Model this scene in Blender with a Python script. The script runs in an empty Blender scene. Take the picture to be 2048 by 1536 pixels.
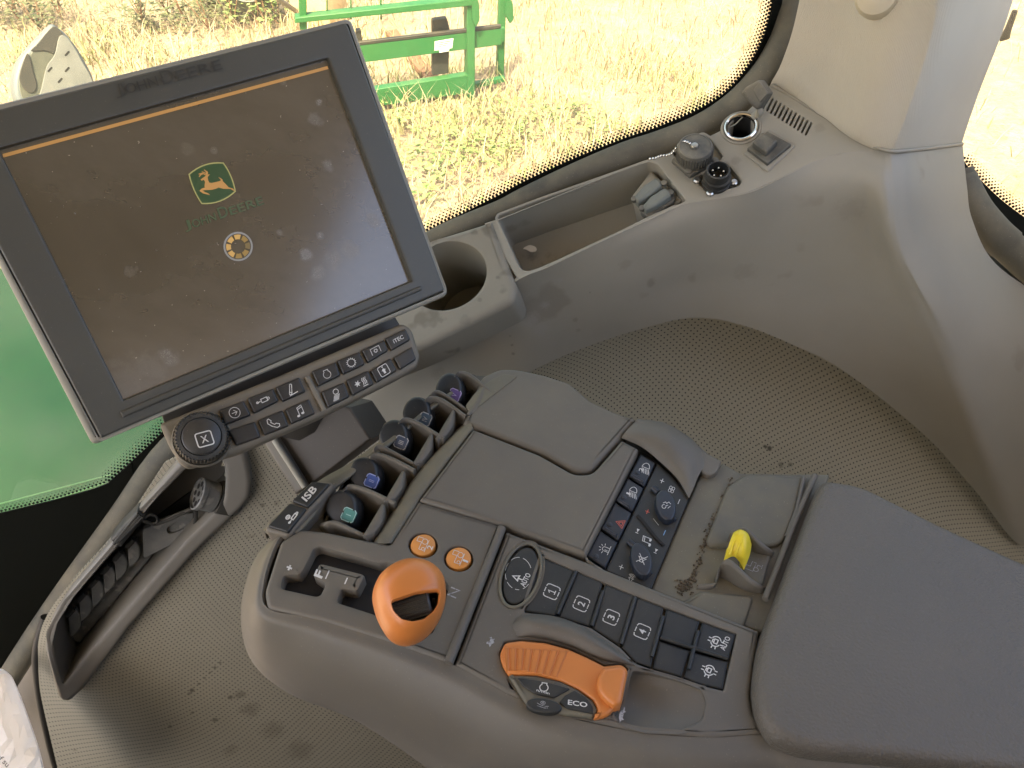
import bpy, bmesh, math, random
import numpy as np
from mathutils import Vector, Matrix
from mathutils.geometry import delaunay_2d_cdt
def inpoly(p, P):
    x, y = p; r = False; j = len(P)-1
    for i in range(len(P)):
        if (P[i][1] > y) != (P[j][1] > y) and x < (P[j][0]-P[i][0])*(y-P[i][1])/(P[j][1]-P[i][1])+P[i][0]: r = not r
        j = i
    return r
def tessellate_polygon(loops):
    """index triples filling the first loop outside the others"""
    V, E = [], []
    for l in loops:
        k = len(V); n = len(l); V += [Vector((p[0]*1000, p[1]*1000)) for p in l]; E += [(k+i, k+(i+1) % n) for i in range(n)]
    vo, eo, fo, ov, oe, of = delaunay_2d_cdt(V, E, [], 1, 1e-6)
    L = [[(p[0]*1000, p[1]*1000) for p in l] for l in loops]; out = []
    for f in fo:
        c = (sum(vo[i].x for i in f)/3, sum(vo[i].y for i in f)/3)
        if not inpoly(c, L[0]) or any(inpoly(c, h) for h in L[1:]): continue
        q = [ov[i][0] if ov[i] else min(range(len(V)), key=lambda j: (V[j]-vo[i]).length_squared) for i in f]
        if len(set(q)) == 3: out.append(q)
    return out
random.seed(7); RNG = np.random.default_rng(7)
R = math.radians
S = bpy.context.scene; COL = S.collection

# ---------------------------------------------------------------- camera, sky, sun, exposure
EYE = Vector((0, 0, 2.65)); F = 1518.0
cam = bpy.data.objects.new('camera', bpy.data.cameras.new('camera')); COL.objects.link(cam)
cam.location = EYE; cam.rotation_euler = (R(45), 0, 0)
cam.data.sensor_width = 36; cam.data.lens = 36*F/2048
cam.data.clip_start = .01; cam.data.clip_end = 2000
S.camera = cam
SUN_EL, SUN_AZ = 56.0, 200.0          # degrees; azimuth clockwise from +Y, where the sun stands
W = bpy.data.worlds.new('World'); S.world = W; W.use_nodes = True
nt = W.node_tree; bg = nt.nodes['Background']
sky = nt.nodes.new('ShaderNodeTexSky'); sky.sky_type = 'NISHITA'; sky.sun_disc = False
sky.sun_elevation = R(SUN_EL); sky.sun_rotation = R(SUN_AZ); sky.dust_density = 5.0; sky.ozone_density = .3; sky.air_density = .9
nt.links.new(sky.outputs[0], bg.inputs[0]); bg.inputs[1].default_value = .15
sl = bpy.data.lights.new('sun', 'SUN'); sl.energy = 2.6; sl.angle = R(.5); sl.color = (1, .93, .80)
sun = bpy.data.objects.new('sun', sl); COL.objects.link(sun)
sd = Vector((math.sin(R(SUN_AZ))*math.cos(R(SUN_EL)), math.cos(R(SUN_AZ))*math.cos(R(SUN_EL)), math.sin(R(SUN_EL))))
sun.rotation_euler = sd.to_track_quat('Z', 'Y').to_euler()
S.view_settings.view_transform = 'Standard'; S.view_settings.look = 'None'
S.view_settings.exposure = 2.5; S.view_settings.gamma = 1
S.cycles.max_bounces = 10; S.cycles.diffuse_bounces = 6; S.cycles.transparent_max_bounces = 16
S.cycles.sample_clamp_indirect = 6; S.cycles.use_denoising = True
S.cycles.caustics_reflective = False; S.cycles.caustics_refractive = False

# ---------------------------------------------------------------- helpers: picture ray -> place on a surface
def ray(x, y):
    u = (x-1024)/F; v = (y-768)/F; s = .70710678
    return Vector((u, s*(1-v), -s*(1+v)))
def at(x, y, t): return EYE+ray(x, y)*t
def atz(x, y, z):
    d = ray(x, y); return EYE+d*(z/d.z)
class Pl:
    """a plane n.p = k (p relative to the eye); hit() finds where a line of sight meets it, h metres proud"""
    def __init__(s, n, k):
        s.n = Vector(n).normalized(); s.k = k
        a = Vector((0, 0, 1)) if abs(s.n.z) < .9 else Vector((0, 1, 0))
        s.e1 = a.cross(s.n).normalized(); s.e2 = s.n.cross(s.e1)
    @staticmethod
    def thru(n, x, y, t):
        n = Vector(n).normalized(); return Pl(n, n.dot(ray(x, y)*t))
    def hit(s, x, y, h=0):
        d = ray(x, y); return EYE+d*((s.k+h)/s.n.dot(d))
    def up(s, h): return Pl(s.n, s.k+h)
    def to2(s, p): q = p-EYE; return (q.dot(s.e1), q.dot(s.e2))
    def to3(s, uv, h=0): return EYE+s.e1*uv[0]+s.e2*uv[1]+s.n*(s.k+h)
def plz(z): return Pl((0, 0, 1), z)

def cr(p, n=6, closed=False):
    """Catmull-Rom through tuples"""
    p = [np.array(q, float) for q in p]; N = len(p); out = []
    rng = range(N) if closed else range(N-1)
    for i in rng:
        if closed: a, b, c, d = p[(i-1) % N], p[i], p[(i+1) % N], p[(i+2) % N]
        else:
            b, c = p[i], p[i+1]
            a = p[i-1] if i > 0 else 2*b-c
            d = p[i+2] if i+2 < N else 2*c-b
        for k in range(n):
            t = k/n
            out.append(tuple(.5*((2*b)+(-a+c)*t+(2*a-5*b+4*c-d)*t*t+(-a+3*b-3*c+d)*t**3)))
    if not closed: out.append(tuple(p[-1]))
    return out
def rp(pts, r, n=5):
    """round a polygon's corners by r px (a third value on a point overrides r)"""
    out = []; N = len(pts)
    for i in range(N):
        p = np.array(pts[i][:2], float); rr = pts[i][2] if len(pts[i]) > 2 else r
        a = np.array(pts[i-1][:2], float)-p; b = np.array(pts[(i+1) % N][:2], float)-p
        la, lb = np.linalg.norm(a), np.linalg.norm(b); k = min(rr, la*.45, lb*.45)
        if k < .2: out.append(tuple(p)); continue
        A = p+a/la*k; B = p+b/lb*k
        for j in range(n+1):
            t = j/n; out.append(tuple((1-t)**2*A+2*t*(1-t)*p+t*t*B))
    return out
def ell(cx, cy, rx, ry, rot=0, n=40, a0=0, a1=360):
    c, s = math.cos(R(rot)), math.sin(R(rot)); o = []
    full = abs(a1-a0) >= 360
    for i in range(n if full else n+1):
        a = R(a0+(a1-a0)*i/n); x, y = rx*math.cos(a), ry*math.sin(a)
        o.append((cx+x*c-y*s, cy+x*s+y*c))
    return o
def area2(P): return .5*sum(P[i-1][0]*P[i][1]-P[i][0]*P[i-1][1] for i in range(len(P)))
def off2(P, d):
    """inset a counter-clockwise 2-D polygon by d"""
    if abs(d) < 1e-9: return list(P)
    A = np.array(P, float); e1 = A-np.roll(A, 1, 0); e2 = np.roll(A, -1, 0)-A
    def nrm(e):
        l = np.linalg.norm(e, axis=1, keepdims=True); l[l < 1e-12] = 1
        e = e/l; return np.stack([-e[:, 1], e[:, 0]], 1)
    n1, n2 = nrm(e1), nrm(e2); m = n1+n2; l = np.sum(m*n1, 1, keepdims=True)
    l[l < .35] = .35
    return [tuple(x) for x in A+m/l*d]

# ---------------------------------------------------------------- helpers: objects
def prop(o, label=None, cat=None, group=None, kind=None):
    for k, v in (('label', label), ('category', cat), ('group', group), ('kind', kind)):
        if v: o[k] = v
    return o
def thing(name, label, cat, loc, group=None):
    o = bpy.data.objects.new(name, None); COL.objects.link(o); o.location = loc; o.empty_display_size = .02
    return prop(o, label, cat, group)
def mk(name, bm, m, parent=None, ang=38, label=None, kind=None, flat=False):
    bmesh.ops.remove_doubles(bm, verts=bm.verts, dist=1e-6)
    bmesh.ops.recalc_face_normals(bm, faces=bm.faces)
    me = bpy.data.meshes.new(name); bm.to_mesh(me); bm.free()
    return mkm(name, me, m, parent, ang, label, kind, flat)
def mkm(name, me, m, parent=None, ang=38, label=None, kind=None, flat=False):
    me.materials.append(m)
    if not flat:
        me.polygons.foreach_set('use_smooth', [True]*len(me.polygons)); me.set_sharp_from_angle(angle=R(ang))
    o = bpy.data.objects.new(name, me); COL.objects.link(o)
    if parent is not None:
        o.parent = parent
        if parent.type == 'EMPTY': o.matrix_parent_inverse = Matrix.Translation(-parent.location)
    prop(o, label=label, kind=kind); return o
def settle(o):
    """put a one-mesh thing's origin at its own base"""
    co = np.array([v.co for v in o.data.vertices]); c = (co.min(0)+co.max(0))/2; c[2] = co[:, 2].min(); c = Vector(c)
    o.data.transform(Matrix.Translation(-c)); o.location = c; return o

def add_slab(bm, px, pl, top=0, thick=.004, bev=.001, holes=(), seg=3, gap=0, raw3=None):
    """solid plate: outline seen at height top over pl, rounded upper edge; holes = [(outline, depth, floor?, chamfer)]"""
    P3 = raw3 or [pl.hit(q[0], q[1], top) for q in px]
    P = [pl.to2(p) for p in P3]
    Q = [P[0]]
    for q in P[1:]:
        if math.hypot(q[0]-Q[-1][0], q[1]-Q[-1][1]) > 2e-5: Q.append(q)
    if math.hypot(Q[0][0]-Q[-1][0], Q[0][1]-Q[-1][1]) < 2e-5: Q.pop()
    P = Q
    if area2(P) < 0: P = P[::-1]
    if gap: P = off2(P, gap)
    def ring(inset, h): return [bm.verts.new(pl.to3(q, h)) for q in off2(P, inset)]
    def strip(a, b):
        n = len(a)
        for i in range(n):
            try: bm.faces.new((a[i], a[(i+1) % n], b[(i+1) % n], b[i]))
            except ValueError: pass
    rings = [ring(0, top-thick)]
    for k in range(seg+1):
        a = math.pi/2*k/seg
        rings.append(ring(bev*(1-math.cos(a)), top-bev+bev*math.sin(a)))
    rings.append(ring(bev*1.15+.0001, top))
    for a, b in zip(rings, rings[1:]): strip(a, b)
    loops = [rings[-1]]
    for hs in holes:
        hp, hd = hs[0], hs[1]; floor = hs[2] if len(hs) > 2 else True; ch = hs[3] if len(hs) > 3 else .0006
        H = [pl.to2(pl.hit(q[0], q[1], top)) for q in hp]
        if area2(H) < 0: H = H[::-1]
        r0 = [bm.verts.new(pl.to3(q, top)) for q in off2(H, -ch*2)]
        r1 = [bm.verts.new(pl.to3(q, top)) for q in off2(H, -ch)]
        r2 = [bm.verts.new(pl.to3(q, top-ch*.3)) for q in off2(H, -ch*.3)]
        r3 = [bm.verts.new(pl.to3(q, top-ch)) for q in H]
        r4 = [bm.verts.new(pl.to3(q, top-hd)) for q in H]
        for a, b in ((r0, r1), (r1, r2), (r2, r3), (r3, r4)): strip(a, b)
        if floor:
            try: bm.faces.new(r4)
            except ValueError: pass
        loops.append(r0)
    flatv = [v for l in loops for v in l]
    tri = tessellate_polygon([[Vector(pl.to2(v.co)+(0,)) for v in l] for l in loops])
    for t in tri:
        try: bm.faces.new([flatv[i] for i in t])
        except ValueError: pass
    lo = [rings[0]]+[[bm.verts.new(pl.to3(pl.to2(pl.hit(q[0], q[1], top)), top-thick)) for q in hs[0]] for hs in holes if hs[1] > thick*.98]
    for t in tessellate_polygon([[Vector(pl.to2(v.co)+(0,)) for v in l] for l in lo]):
        lf = [v for l in lo for v in l]
        try: bm.faces.new([lf[i] for i in t][::-1])
        except ValueError: pass
def slab(name, px, pl, m, parent=None, top=0, thick=.004, bev=.001, holes=(), seg=3, gap=0, ang=38, label=None):
    bm = bmesh.new(); add_slab(bm, px, pl, top, thick, bev, holes, seg, gap)
    return mk(name, bm, m, parent, ang, label)
def quadgrid(bm, G, uv=None):
    V = [[bm.verts.new(p) for p in row] for row in G]
    L = bm.loops.layers.uv.new('uv') if uv is not None else None
    for i in range(len(V)-1):
        for j in range(len(V[0])-1):
            f = bm.faces.new((V[i][j], V[i][j+1], V[i+1][j+1], V[i+1][j]))
            if L is not None:
                for lp, (a, b) in zip(f.loops, ((i, j), (i, j+1), (i+1, j+1), (i+1, j))): lp[L].uv = uv[a][b]
    return V
def project(p):
    q = p-EYE; f = q.dot(Vector((0, .70710678, -.70710678))); u = q.dot(Vector((0, .70710678, .70710678)))
    return 1024+q.x/f*F, 768-u/f*F
def cut_out(o, poly):
    """remove the faces of a sheet that lie inside an opening"""
    bm = bmesh.new(); bm.from_mesh(o.data)
    bmesh.ops.delete(bm, geom=[f for f in bm.faces if inpoly(project(f.calc_center_median()), poly)], context='FACES'); bm.to_mesh(o.data); bm.free()
def patch(name, rows, m, parent=None, nu=6, nv=6, thick=.003, label=None, uv=False, ang=60, flip=False):
    """smooth sheet through rows of points (world vectors), with real thickness"""
    g = [cr([tuple(p) for p in r], nu) for r in rows]
    g = list(map(list, zip(*[cr(c, nv) for c in zip(*g)])))
    g = np.array(g)          # [j][i]
    UV = None
    if uv:
        du = np.linalg.norm(np.diff(g, axis=1), axis=2).mean(0); dv = np.linalg.norm(np.diff(g, axis=0), axis=2).mean(1)
        U = np.concatenate([[0], np.cumsum(du)]); Vv = np.concatenate([[0], np.cumsum(dv)])
        UV = [[(U[j], Vv[i]) for j in range(g.shape[1])] for i in range(g.shape[0])]
    bm = bmesh.new(); quadgrid(bm, [[Vector(p) for p in r] for r in g], UV)
    bmesh.ops.recalc_face_normals(bm, faces=bm.faces)
    bm.normal_update()
    f = bm.faces[:] if hasattr(bm.faces, 'ensure_lookup_table') else bm.faces
    bm.faces.ensure_lookup_table(); c = bm.faces[len(bm.faces)//2]
    if c.normal.dot(c.calc_center_median()-EYE) > 0: bmesh.ops.reverse_faces(bm, faces=bm.faces)
    if thick: bmesh.ops.solidify(bm, geom=bm.faces[:], thickness=thick)
    me = bpy.data.meshes.new(name); bm.to_mesh(me); bm.free()
    return mkm(name, me, m, parent, ang, label)
def frame_of(ax):
    a = Vector(ax).normalized(); t = Vector((0, 0, 1)) if abs(a.z) < .9 else Vector((1, 0, 0))
    e1 = t.cross(a).normalized(); return a, e1, a.cross(e1)
def add_lathe(bm, c, ax, prof, seg=32, sx=1, sy=1, e=None):
    a, e1, e2 = frame_of(ax)
    if e is not None: e1 = (Vector(e)-a*a.dot(Vector(e))).normalized(); e2 = a.cross(e1)
    rings = []
    for r, h in prof:
        if r < 1e-7: rings.append([bm.verts.new(Vector(c)+a*h)])
        else: rings.append([bm.verts.new(Vector(c)+a*h+(e1*sx*math.cos(2*math.pi*k/seg)+e2*sy*math.sin(2*math.pi*k/seg))*r) for k in range(seg)])
    for p, q in zip(rings, rings[1:]):
        for k in range(seg):
            k2 = (k+1) % seg
            try:
                if len(p) == 1 and len(q) > 1: bm.faces.new((p[0], q[k2], q[k]))
                elif len(q) == 1 and len(p) > 1: bm.faces.new((p[k], p[k2], q[0]))
                elif len(p) > 1: bm.faces.new((p[k], p[k2], q[k2], q[k]))
            except ValueError: pass
def lathe(name, c, ax, prof, m, parent=None, seg=32, ang=38, label=None, sx=1, sy=1, e=None):
    bm = bmesh.new(); add_lathe(bm, c, ax, prof, seg, sx, sy, e); return mk(name, bm, m, parent, ang, label)
def add_tube(bm, pts, r, seg=10, cap=True, flat=1.0, upv=None):
    pts = [Vector(p) for p in pts]; n = len(pts); rr = r if hasattr(r, '__len__') else [r]*n
    rings = []; e1 = None
    for i, p in enumerate(pts):
        d = (pts[min(i+1, n-1)]-pts[max(i-1, 0)]).normalized()
        if upv is not None: e1 = Vector(upv)
        if e1 is None: e1 = frame_of(d)[1]
        e1 = (e1-d*e1.dot(d)).normalized(); e2 = d.cross(e1)
        rings.append([bm.verts.new(p+(e1*math.cos(2*math.pi*k/seg)*flat+e2*math.sin(2*math.pi*k/seg))*rr[i]) for k in range(seg)])
    for p, q in zip(rings, rings[1:]):
        for k in range(seg): bm.faces.new((p[k], p[(k+1) % seg], q[(k+1) % seg], q[k]))
    if cap: bm.faces.new(rings[0][::-1]); bm.faces.new(rings[-1])
def tube(name, pts, r, m, parent=None, seg=10, label=None, smooth=0, flat=1.0, upv=None):
    if smooth: pts = cr([tuple(p) for p in pts], smooth)
    if smooth and hasattr(r, '__len__'): r = [x[0] for x in cr([(q,) for q in r], smooth)]
    bm = bmesh.new(); add_tube(bm, pts, r, seg, True, flat, upv); return mk(name, bm, m, parent, 50, label)
def wall(name, pts, side, th, depth, m, parent=None, label=None, bev=.0012):
    """standing plate: top edge runs through pts, th thick along side, depth tall (value or list), rounded top"""
    pts = [Vector(p) for p in pts]; s = Vector(side).normalized(); dz = depth if hasattr(depth, '__len__') else [depth]*len(pts)
    bm = bmesh.new(); rows = []
    for p, d in zip(pts, dz):
        b = min(bev, th/2)
        sec = [p+s*(th/2)-Vector((0, 0, d)), p+s*(th/2)-Vector((0, 0, b)), p+s*(th/2-b*.3)-Vector((0, 0, b*.3)), p+s*(th/2-b), p-s*(th/2-b), p-s*(th/2-b*.3)-Vector((0, 0, b*.3)), p-s*(th/2)-Vector((0, 0, b)), p-s*(th/2)-Vector((0, 0, d))]
        rows.append(sec)
    V = quadgrid(bm, rows); bm.faces.new(V[0]); bm.faces.new(V[-1][::-1])
    for i in range(len(V)-1): bm.faces.new((V[i][0], V[i+1][0], V[i+1][-1], V[i][-1]))
    return mk(name, bm, m, parent, 50, label)
def add_box(bm, c, sx, sy, sz, rot=None, bev=0):
    r = bmesh.ops.create_cube(bm, size=1); M = Matrix.Translation(Vector(c)) @ (rot.to_4x4() if rot else Matrix()) @ Matrix.Diagonal((sx, sy, sz, 1))
    bmesh.ops.transform(bm, matrix=M, verts=r['verts'])
    if bev:
        es = list({e for v in r['verts'] for e in v.link_edges})
        bmesh.ops.bevel(bm, geom=es, offset=bev, segments=2, affect='EDGES', profile=.6)
def inflate(name, px, pl, depth, m, parent=None, back=.4, p=.55, seg=9, label=None, lift=0):
    """rounded solid whose outline (px) lies on pl, swelling depth towards +n and depth*back behind"""
    P = [pl.to2(pl.hit(q[0], q[1])) for q in px]
    if area2(P) < 0: P = P[::-1]
    A = np.array(P); c = A.mean(0); bm = bmesh.new(); rings = []
    an = [-80+170*k/(seg) for k in range(seg+1)]
    for a in an:
        s, co = math.sin(R(a)), max(math.cos(R(a)), 0)**p
        if a > 89: rings.append([bm.verts.new(pl.to3(c, depth))]); continue
        h = depth*s if s > 0 else depth*back*s
        rings.append([bm.verts.new(pl.to3(c+(q-c)*co, h)) for q in A])
    n = len(P)
    for r0, r1 in zip(rings, rings[1:]):
        for k in range(n):
            if len(r1) == 1: bm.faces.new((r0[k], r0[(k+1) % n], r1[0]))
            else: bm.faces.new((r0[k], r0[(k+1) % n], r1[(k+1) % n], r1[k]))
    bm.faces.new(rings[0][::-1])
    return mk(name, bm, m, parent, 60, label)

# ---------------------------------------------------------------- printed marks and lettering as thin inlays
def add_stroke(bm, pl, pts, w, h):
    """ribbon along px points, w metres wide, lying h proud of pl"""
    closed = len(pts) > 2 and math.hypot(pts[0][0]-pts[-1][0], pts[0][1]-pts[-1][1]) < 1e-4
    if closed: pts = pts[:-1]
    A = np.array([pl.to2(pl.hit(x, y, h)) for x, y in pts]); N = len(A)
    L, Rr = [], []
    for i in range(N):
        a = A[(i-1) % N] if closed or i else A[i]; b = A[(i+1) % N] if closed or i < N-1 else A[i]
        d1 = A[i]-a; d2 = b-A[i]
        d1 = d1/(np.linalg.norm(d1) or 1); d2 = d2/(np.linalg.norm(d2) or 1)
        n = np.array([-(d1+d2)[1], (d1+d2)[0]]); l = np.linalg.norm(n)
        n = n/l if l > 1e-6 else np.array([-d1[1], d1[0]])
        k = abs(n.dot([-d2[1], d2[0]])) if np.any(d2) else 1
        n = n/max(k, .5)
        L.append(bm.verts.new(pl.to3(A[i]+n*w/2, h))); Rr.append(bm.verts.new(pl.to3(A[i]-n*w/2, h)))
    for i in range(N if closed else N-1):
        j = (i+1) % N
        try: bm.faces.new((Rr[i], Rr[j], L[j], L[i]))
        except ValueError: pass
def add_fill(bm, pl, pts, h):
    vs = [bm.verts.new(pl.hit(x, y, h)) for x, y in pts]
    for t in tessellate_polygon([[Vector(pl.to2(v.co)+(0,)) for v in vs]]):
        try: bm.faces.new([vs[i] for i in t])
        except ValueError: pass
def orient(bm, pl):
    bm.normal_update()
    for f in bm.faces:
        if f.normal.dot(pl.n) < 0: f.normal_flip()
def marks(name, pl, c, r, u, strokes, fills, m, parent, w=.14, h=.00025, label=None, txt=()):
    """drawing given in [-1,1] units, placed by its centre c, right vector r and up vector u in px"""
    T = lambda q: (c[0]+q[0]*r[0]+q[1]*u[0], c[1]+q[0]*r[1]+q[1]*u[1])
    k = (pl.hit(*T((1, 0)), h)-pl.hit(*T((0, 0)), h)).length; k2 = (pl.hit(*T((0, 1)), h)-pl.hit(*T((0, 0)), h)).length
    bm = bmesh.new()
    for i, s in enumerate(strokes): add_stroke(bm, pl, [T(q) for q in s], w*(k+k2)/2, h+i*2e-6)
    for f in fills: add_fill(bm, pl, [T(q) for q in f], h+8e-5)
    for (s, cc, rr, uu, *o) in txt:
        rv = (rr*r[0], rr*r[1]); uv = (uu*u[0], uu*u[1]); add_text(bm, pl, s, T(cc), rv, uv, h+1e-4, 0, *(o or ()))
    orient(bm, pl)
    me = bpy.data.meshes.new(name); bm.to_mesh(me); bm.free()
    return mkm(name, me, m, parent, flat=True, label=label)
_TX = {}
def text_mesh(s, bold, ext):
    k = (s, bold, ext)
    if k not in _TX:
        cu = bpy.data.curves.new('t', 'FONT'); cu.body = s; cu.size = 1; cu.offset = bold; cu.extrude = .1 if ext else 0; cu.resolution_u = 3
        ob = bpy.data.objects.new('t', cu); COL.objects.link(ob)
        dg = bpy.context.evaluated_depsgraph_get(); dg.update()
        me = bpy.data.meshes.new_from_object(ob.evaluated_get(dg))
        co = np.array([v.co for v in me.vertices]); fa = [tuple(p.vertices) for p in me.polygons]
        bpy.data.objects.remove(ob); bpy.data.curves.remove(cu); bpy.data.meshes.remove(me)
        lo, hi = co.min(0), co.max(0)
        co[:, :2] = (co[:, :2]-(lo+hi)[:2]/2)/((hi-lo)[:2]/2); _TX[k] = (co, fa)
    return _TX[k]
def add_text(bm, pl, s, c, r, u, h=.00025, ext=0, bold=.012):
    co, fa = text_mesh(s, bold, ext > 0)
    V = []
    for x, y, z in co:
        hh = h if (not ext or z > 0) else h-ext
        V.append(bm.verts.new(pl.hit(c[0]+x*r[0]+y*u[0], c[1]+x*r[1]+y*u[1], hh)))
    for f in fa:
        try: bm.faces.new([V[i] for i in f])
        except ValueError: pass
def text(name, pl, s, c, r, u, m, parent, h=.00025, ext=0, bold=.012, label=None):
    bm = bmesh.new(); add_text(bm, pl, s, c, r, u, h, ext, bold)
    if not ext: orient(bm, pl)
    else: bmesh.ops.recalc_face_normals(bm, faces=bm.faces)
    me = bpy.data.meshes.new(name); bm.to_mesh(me); bm.free()
    return mkm(name, me, m, parent, flat=True, label=label)
def arc(cx, cy, r, a0=0, a1=360, n=20, ry=None):
    return [(cx+r*math.cos(R(a0+(a1-a0)*i/n)), cy+(ry or r)*math.sin(R(a0+(a1-a0)*i/n))) for i in range(n+1)]
def sq(s, rr=.3, sy=None):
    p = rp([(-s, -(sy or s)), (s, -(sy or s)), (s, (sy or s)), (-s, (sy or s))], rr, 4); return p+[p[0]]

# ---------------------------------------------------------------- materials
def N(t, ty, **kw):
    n = t.nodes.new(ty)
    for k, v in kw.items():
        if k.startswith('i'):
            key = k[1:]; n.inputs[int(key) if key.isdigit() else key].default_value = v
        else: setattr(n, k, v)
    return n
def mat(name, col, rough=.5, metal=0, grain=None, dust=None, spots=None, spec=.5, vary=.06, emit=None, coat=0, scr=None):
    """procedural surface: mottled base colour, fine bump, settled dust (amount, colour, scale), dark spots (colour, scale, threshold)"""
    m = bpy.data.materials.new(name); m.use_nodes = True; t = m.node_tree; L = t.links.new; b = t.nodes['Principled BSDF']
    b.inputs['Metallic'].default_value = metal; b.inputs['Specular IOR Level'].default_value = spec
    if coat: b.inputs['Coat Weight'].default_value = coat; b.inputs['Coat Roughness'].default_value = .12
    tc = N(t, 'ShaderNodeTexCoord'); co = tc.outputs['Object']
    n1 = N(t, 'ShaderNodeTexNoise'); n1.inputs['Scale'].default_value = 22; n1.inputs['Detail'].default_value = 5; L(co, n1.inputs[0])
    mx = N(t, 'ShaderNodeMix', data_type='RGBA'); mx.inputs[6].default_value = tuple(c*(1-vary*1.6) for c in col)+(1,); mx.inputs[7].default_value = tuple(min(c*(1+vary*1.6), 1) for c in col)+(1,)
    L(n1.outputs[0], mx.inputs[0]); c = mx.outputs[2]; ro = None
    rv = N(t, 'ShaderNodeMapRange'); rv.inputs[3].default_value = max(rough-.07, .02); rv.inputs[4].default_value = min(rough+.07, 1); L(n1.outputs[0], rv.inputs[0]); ro = rv.outputs[0]
    if spots:
        n3 = N(t, 'ShaderNodeTexNoise'); n3.inputs['Scale'].default_value = spots[1]; n3.inputs['Detail'].default_value = 3; L(co, n3.inputs[0])
        r3 = N(t, 'ShaderNodeMapRange'); r3.inputs[1].default_value = spots[2]; r3.inputs[2].default_value = spots[2]+.05; L(n3.outputs[0], r3.inputs[0])
        k3 = N(t, 'ShaderNodeMath', operation='MULTIPLY'); k3.inputs[1].default_value = spots[3] if len(spots) > 3 else .6; L(r3.outputs[0], k3.inputs[0])
        m3 = N(t, 'ShaderNodeMix', data_type='RGBA'); m3.inputs[7].default_value = tuple(spots[0])+(1,); L(k3.outputs[0], m3.inputs[0]); L(c, m3.inputs[6]); c = m3.outputs[2]
    if dust:
        n2 = N(t, 'ShaderNodeTexNoise'); n2.inputs['Scale'].default_value = dust[2]; n2.inputs['Detail'].default_value = 7; n2.inputs['Roughness'].default_value = .62; L(co, n2.inputs[0])
        r2 = N(t, 'ShaderNodeMapRange'); r2.inputs[1].default_value = .36; r2.inputs[2].default_value = .68; L(n2.outputs[0], r2.inputs[0])
        g = N(t, 'ShaderNodeNewGeometry'); sx = N(t, 'ShaderNodeSeparateXYZ'); L(g.outputs['Normal'], sx.inputs[0])
        r4 = N(t, 'ShaderNodeMapRange'); r4.inputs[1].default_value = -.1; r4.inputs[2].default_value = .8; r4.inputs[3].default_value = .25; L(sx.outputs[2], r4.inputs[0])
        k1 = N(t, 'ShaderNodeMath', operation='MULTIPLY'); L(r2.outputs[0], k1.inputs[0]); L(r4.outputs[0], k1.inputs[1])
        k2 = N(t, 'ShaderNodeMath', operation='MULTIPLY'); k2.inputs[1].default_value = dust[0]; L(k1.outputs[0], k2.inputs[0])
        m2 = N(t, 'ShaderNodeMix', data_type='RGBA'); m2.inputs[7].default_value = tuple(dust[1])+(1,); L(k2.outputs[0], m2.inputs[0]); L(c, m2.inputs[6]); c = m2.outputs[2]
        mr = N(t, 'ShaderNodeMix', data_type='FLOAT'); mr.inputs[3].default_value = .85; L(k2.outputs[0], mr.inputs[0]); L(ro, mr.inputs[2]); ro = mr.outputs[0]
        # single specks of grit
        vo = N(t, 'ShaderNodeTexNoise'); vo.inputs['Scale'].default_value = 900; L(co, vo.inputs[0])
        rs = N(t, 'ShaderNodeMapRange'); rs.inputs[1].default_value = .70; rs.inputs[2].default_value = .74; L(vo.outputs[0], rs.inputs[0])
        ks = N(t, 'ShaderNodeMath', operation='MULTIPLY'); ks.inputs[1].default_value = min(dust[0]*.8, .5); L(rs.outputs[0], ks.inputs[0])
        ms = N(t, 'ShaderNodeMix', data_type='RGBA'); ms.inputs[7].default_value = (.42, .38, .28, 1); L(ks.outputs[0], ms.inputs[0]); L(c, ms.inputs[6]); c = ms.outputs[2]
    L(c, b.inputs['Base Color']); L(ro, b.inputs['Roughness'])
    if grain:
        n4 = N(t, 'ShaderNodeTexNoise'); n4.inputs['Scale'].default_value = grain[0]; n4.inputs['Detail'].default_value = 2; L(co, n4.inputs[0])
        bp = N(t, 'ShaderNodeBump'); bp.inputs['Strength'].default_value = grain[1]; bp.inputs['Distance'].default_value = grain[2] if len(grain) > 2 else .0004
        L(n4.outputs[0], bp.inputs['Height']); L(bp.outputs[0], b.inputs['Normal'])
    if emit:
        b.inputs['Emission Color'].default_value = tuple(emit[0])+(1,); b.inputs['Emission Strength'].default_value = emit[1]
    return m
DUST = (.30, .26, .16)
M = {}
M['console'] = mat('console_plastic', (.111, .100, .082), .50, grain=(2400, .16), dust=(.28, (.25, .22, .15), 9), spec=.4)
M['console_dusty'] = mat('console_plastic_dusty', (.098, .091, .070), .55, grain=(2400, .16), dust=(.6, (.21, .185, .115), 14))
M['console_dark'] = mat('console_dark_plastic', (.05, .045, .038), .5, grain=(2000, .2), dust=(.1, DUST, 12))
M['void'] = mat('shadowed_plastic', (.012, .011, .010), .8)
M['pad'] = mat('armrest_vinyl', (.110, .097, .077), .47, grain=(560, .85, .0013), dust=(.12, (.2, .18, .14), 7))
M['bezel'] = mat('bezel_plastic', (.064, .063, .052), .42, grain=(2600, .1), dust=(.16, (.16, .15, .10), 7))
M['rim'] = mat('grey_rim_plastic', (.26, .25, .205), .45, grain=(2600, .1), dust=(.3, DUST, 10))
M['keypad'] = mat('keypad_plastic', (.135, .120, .093), .5, grain=(2400, .14), dust=(.5, (.25, .215, .14), 12))
M['key'] = mat('black_key_plastic', (.020, .020, .019), .40, grain=(2600, .12), dust=(.16, (.2, .18, .13), 30))
M['black'] = mat('black_rubber', (.016, .017, .016), .55, grain=(1800, .2), dust=(.3, (.2, .18, .13), 24))
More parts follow.
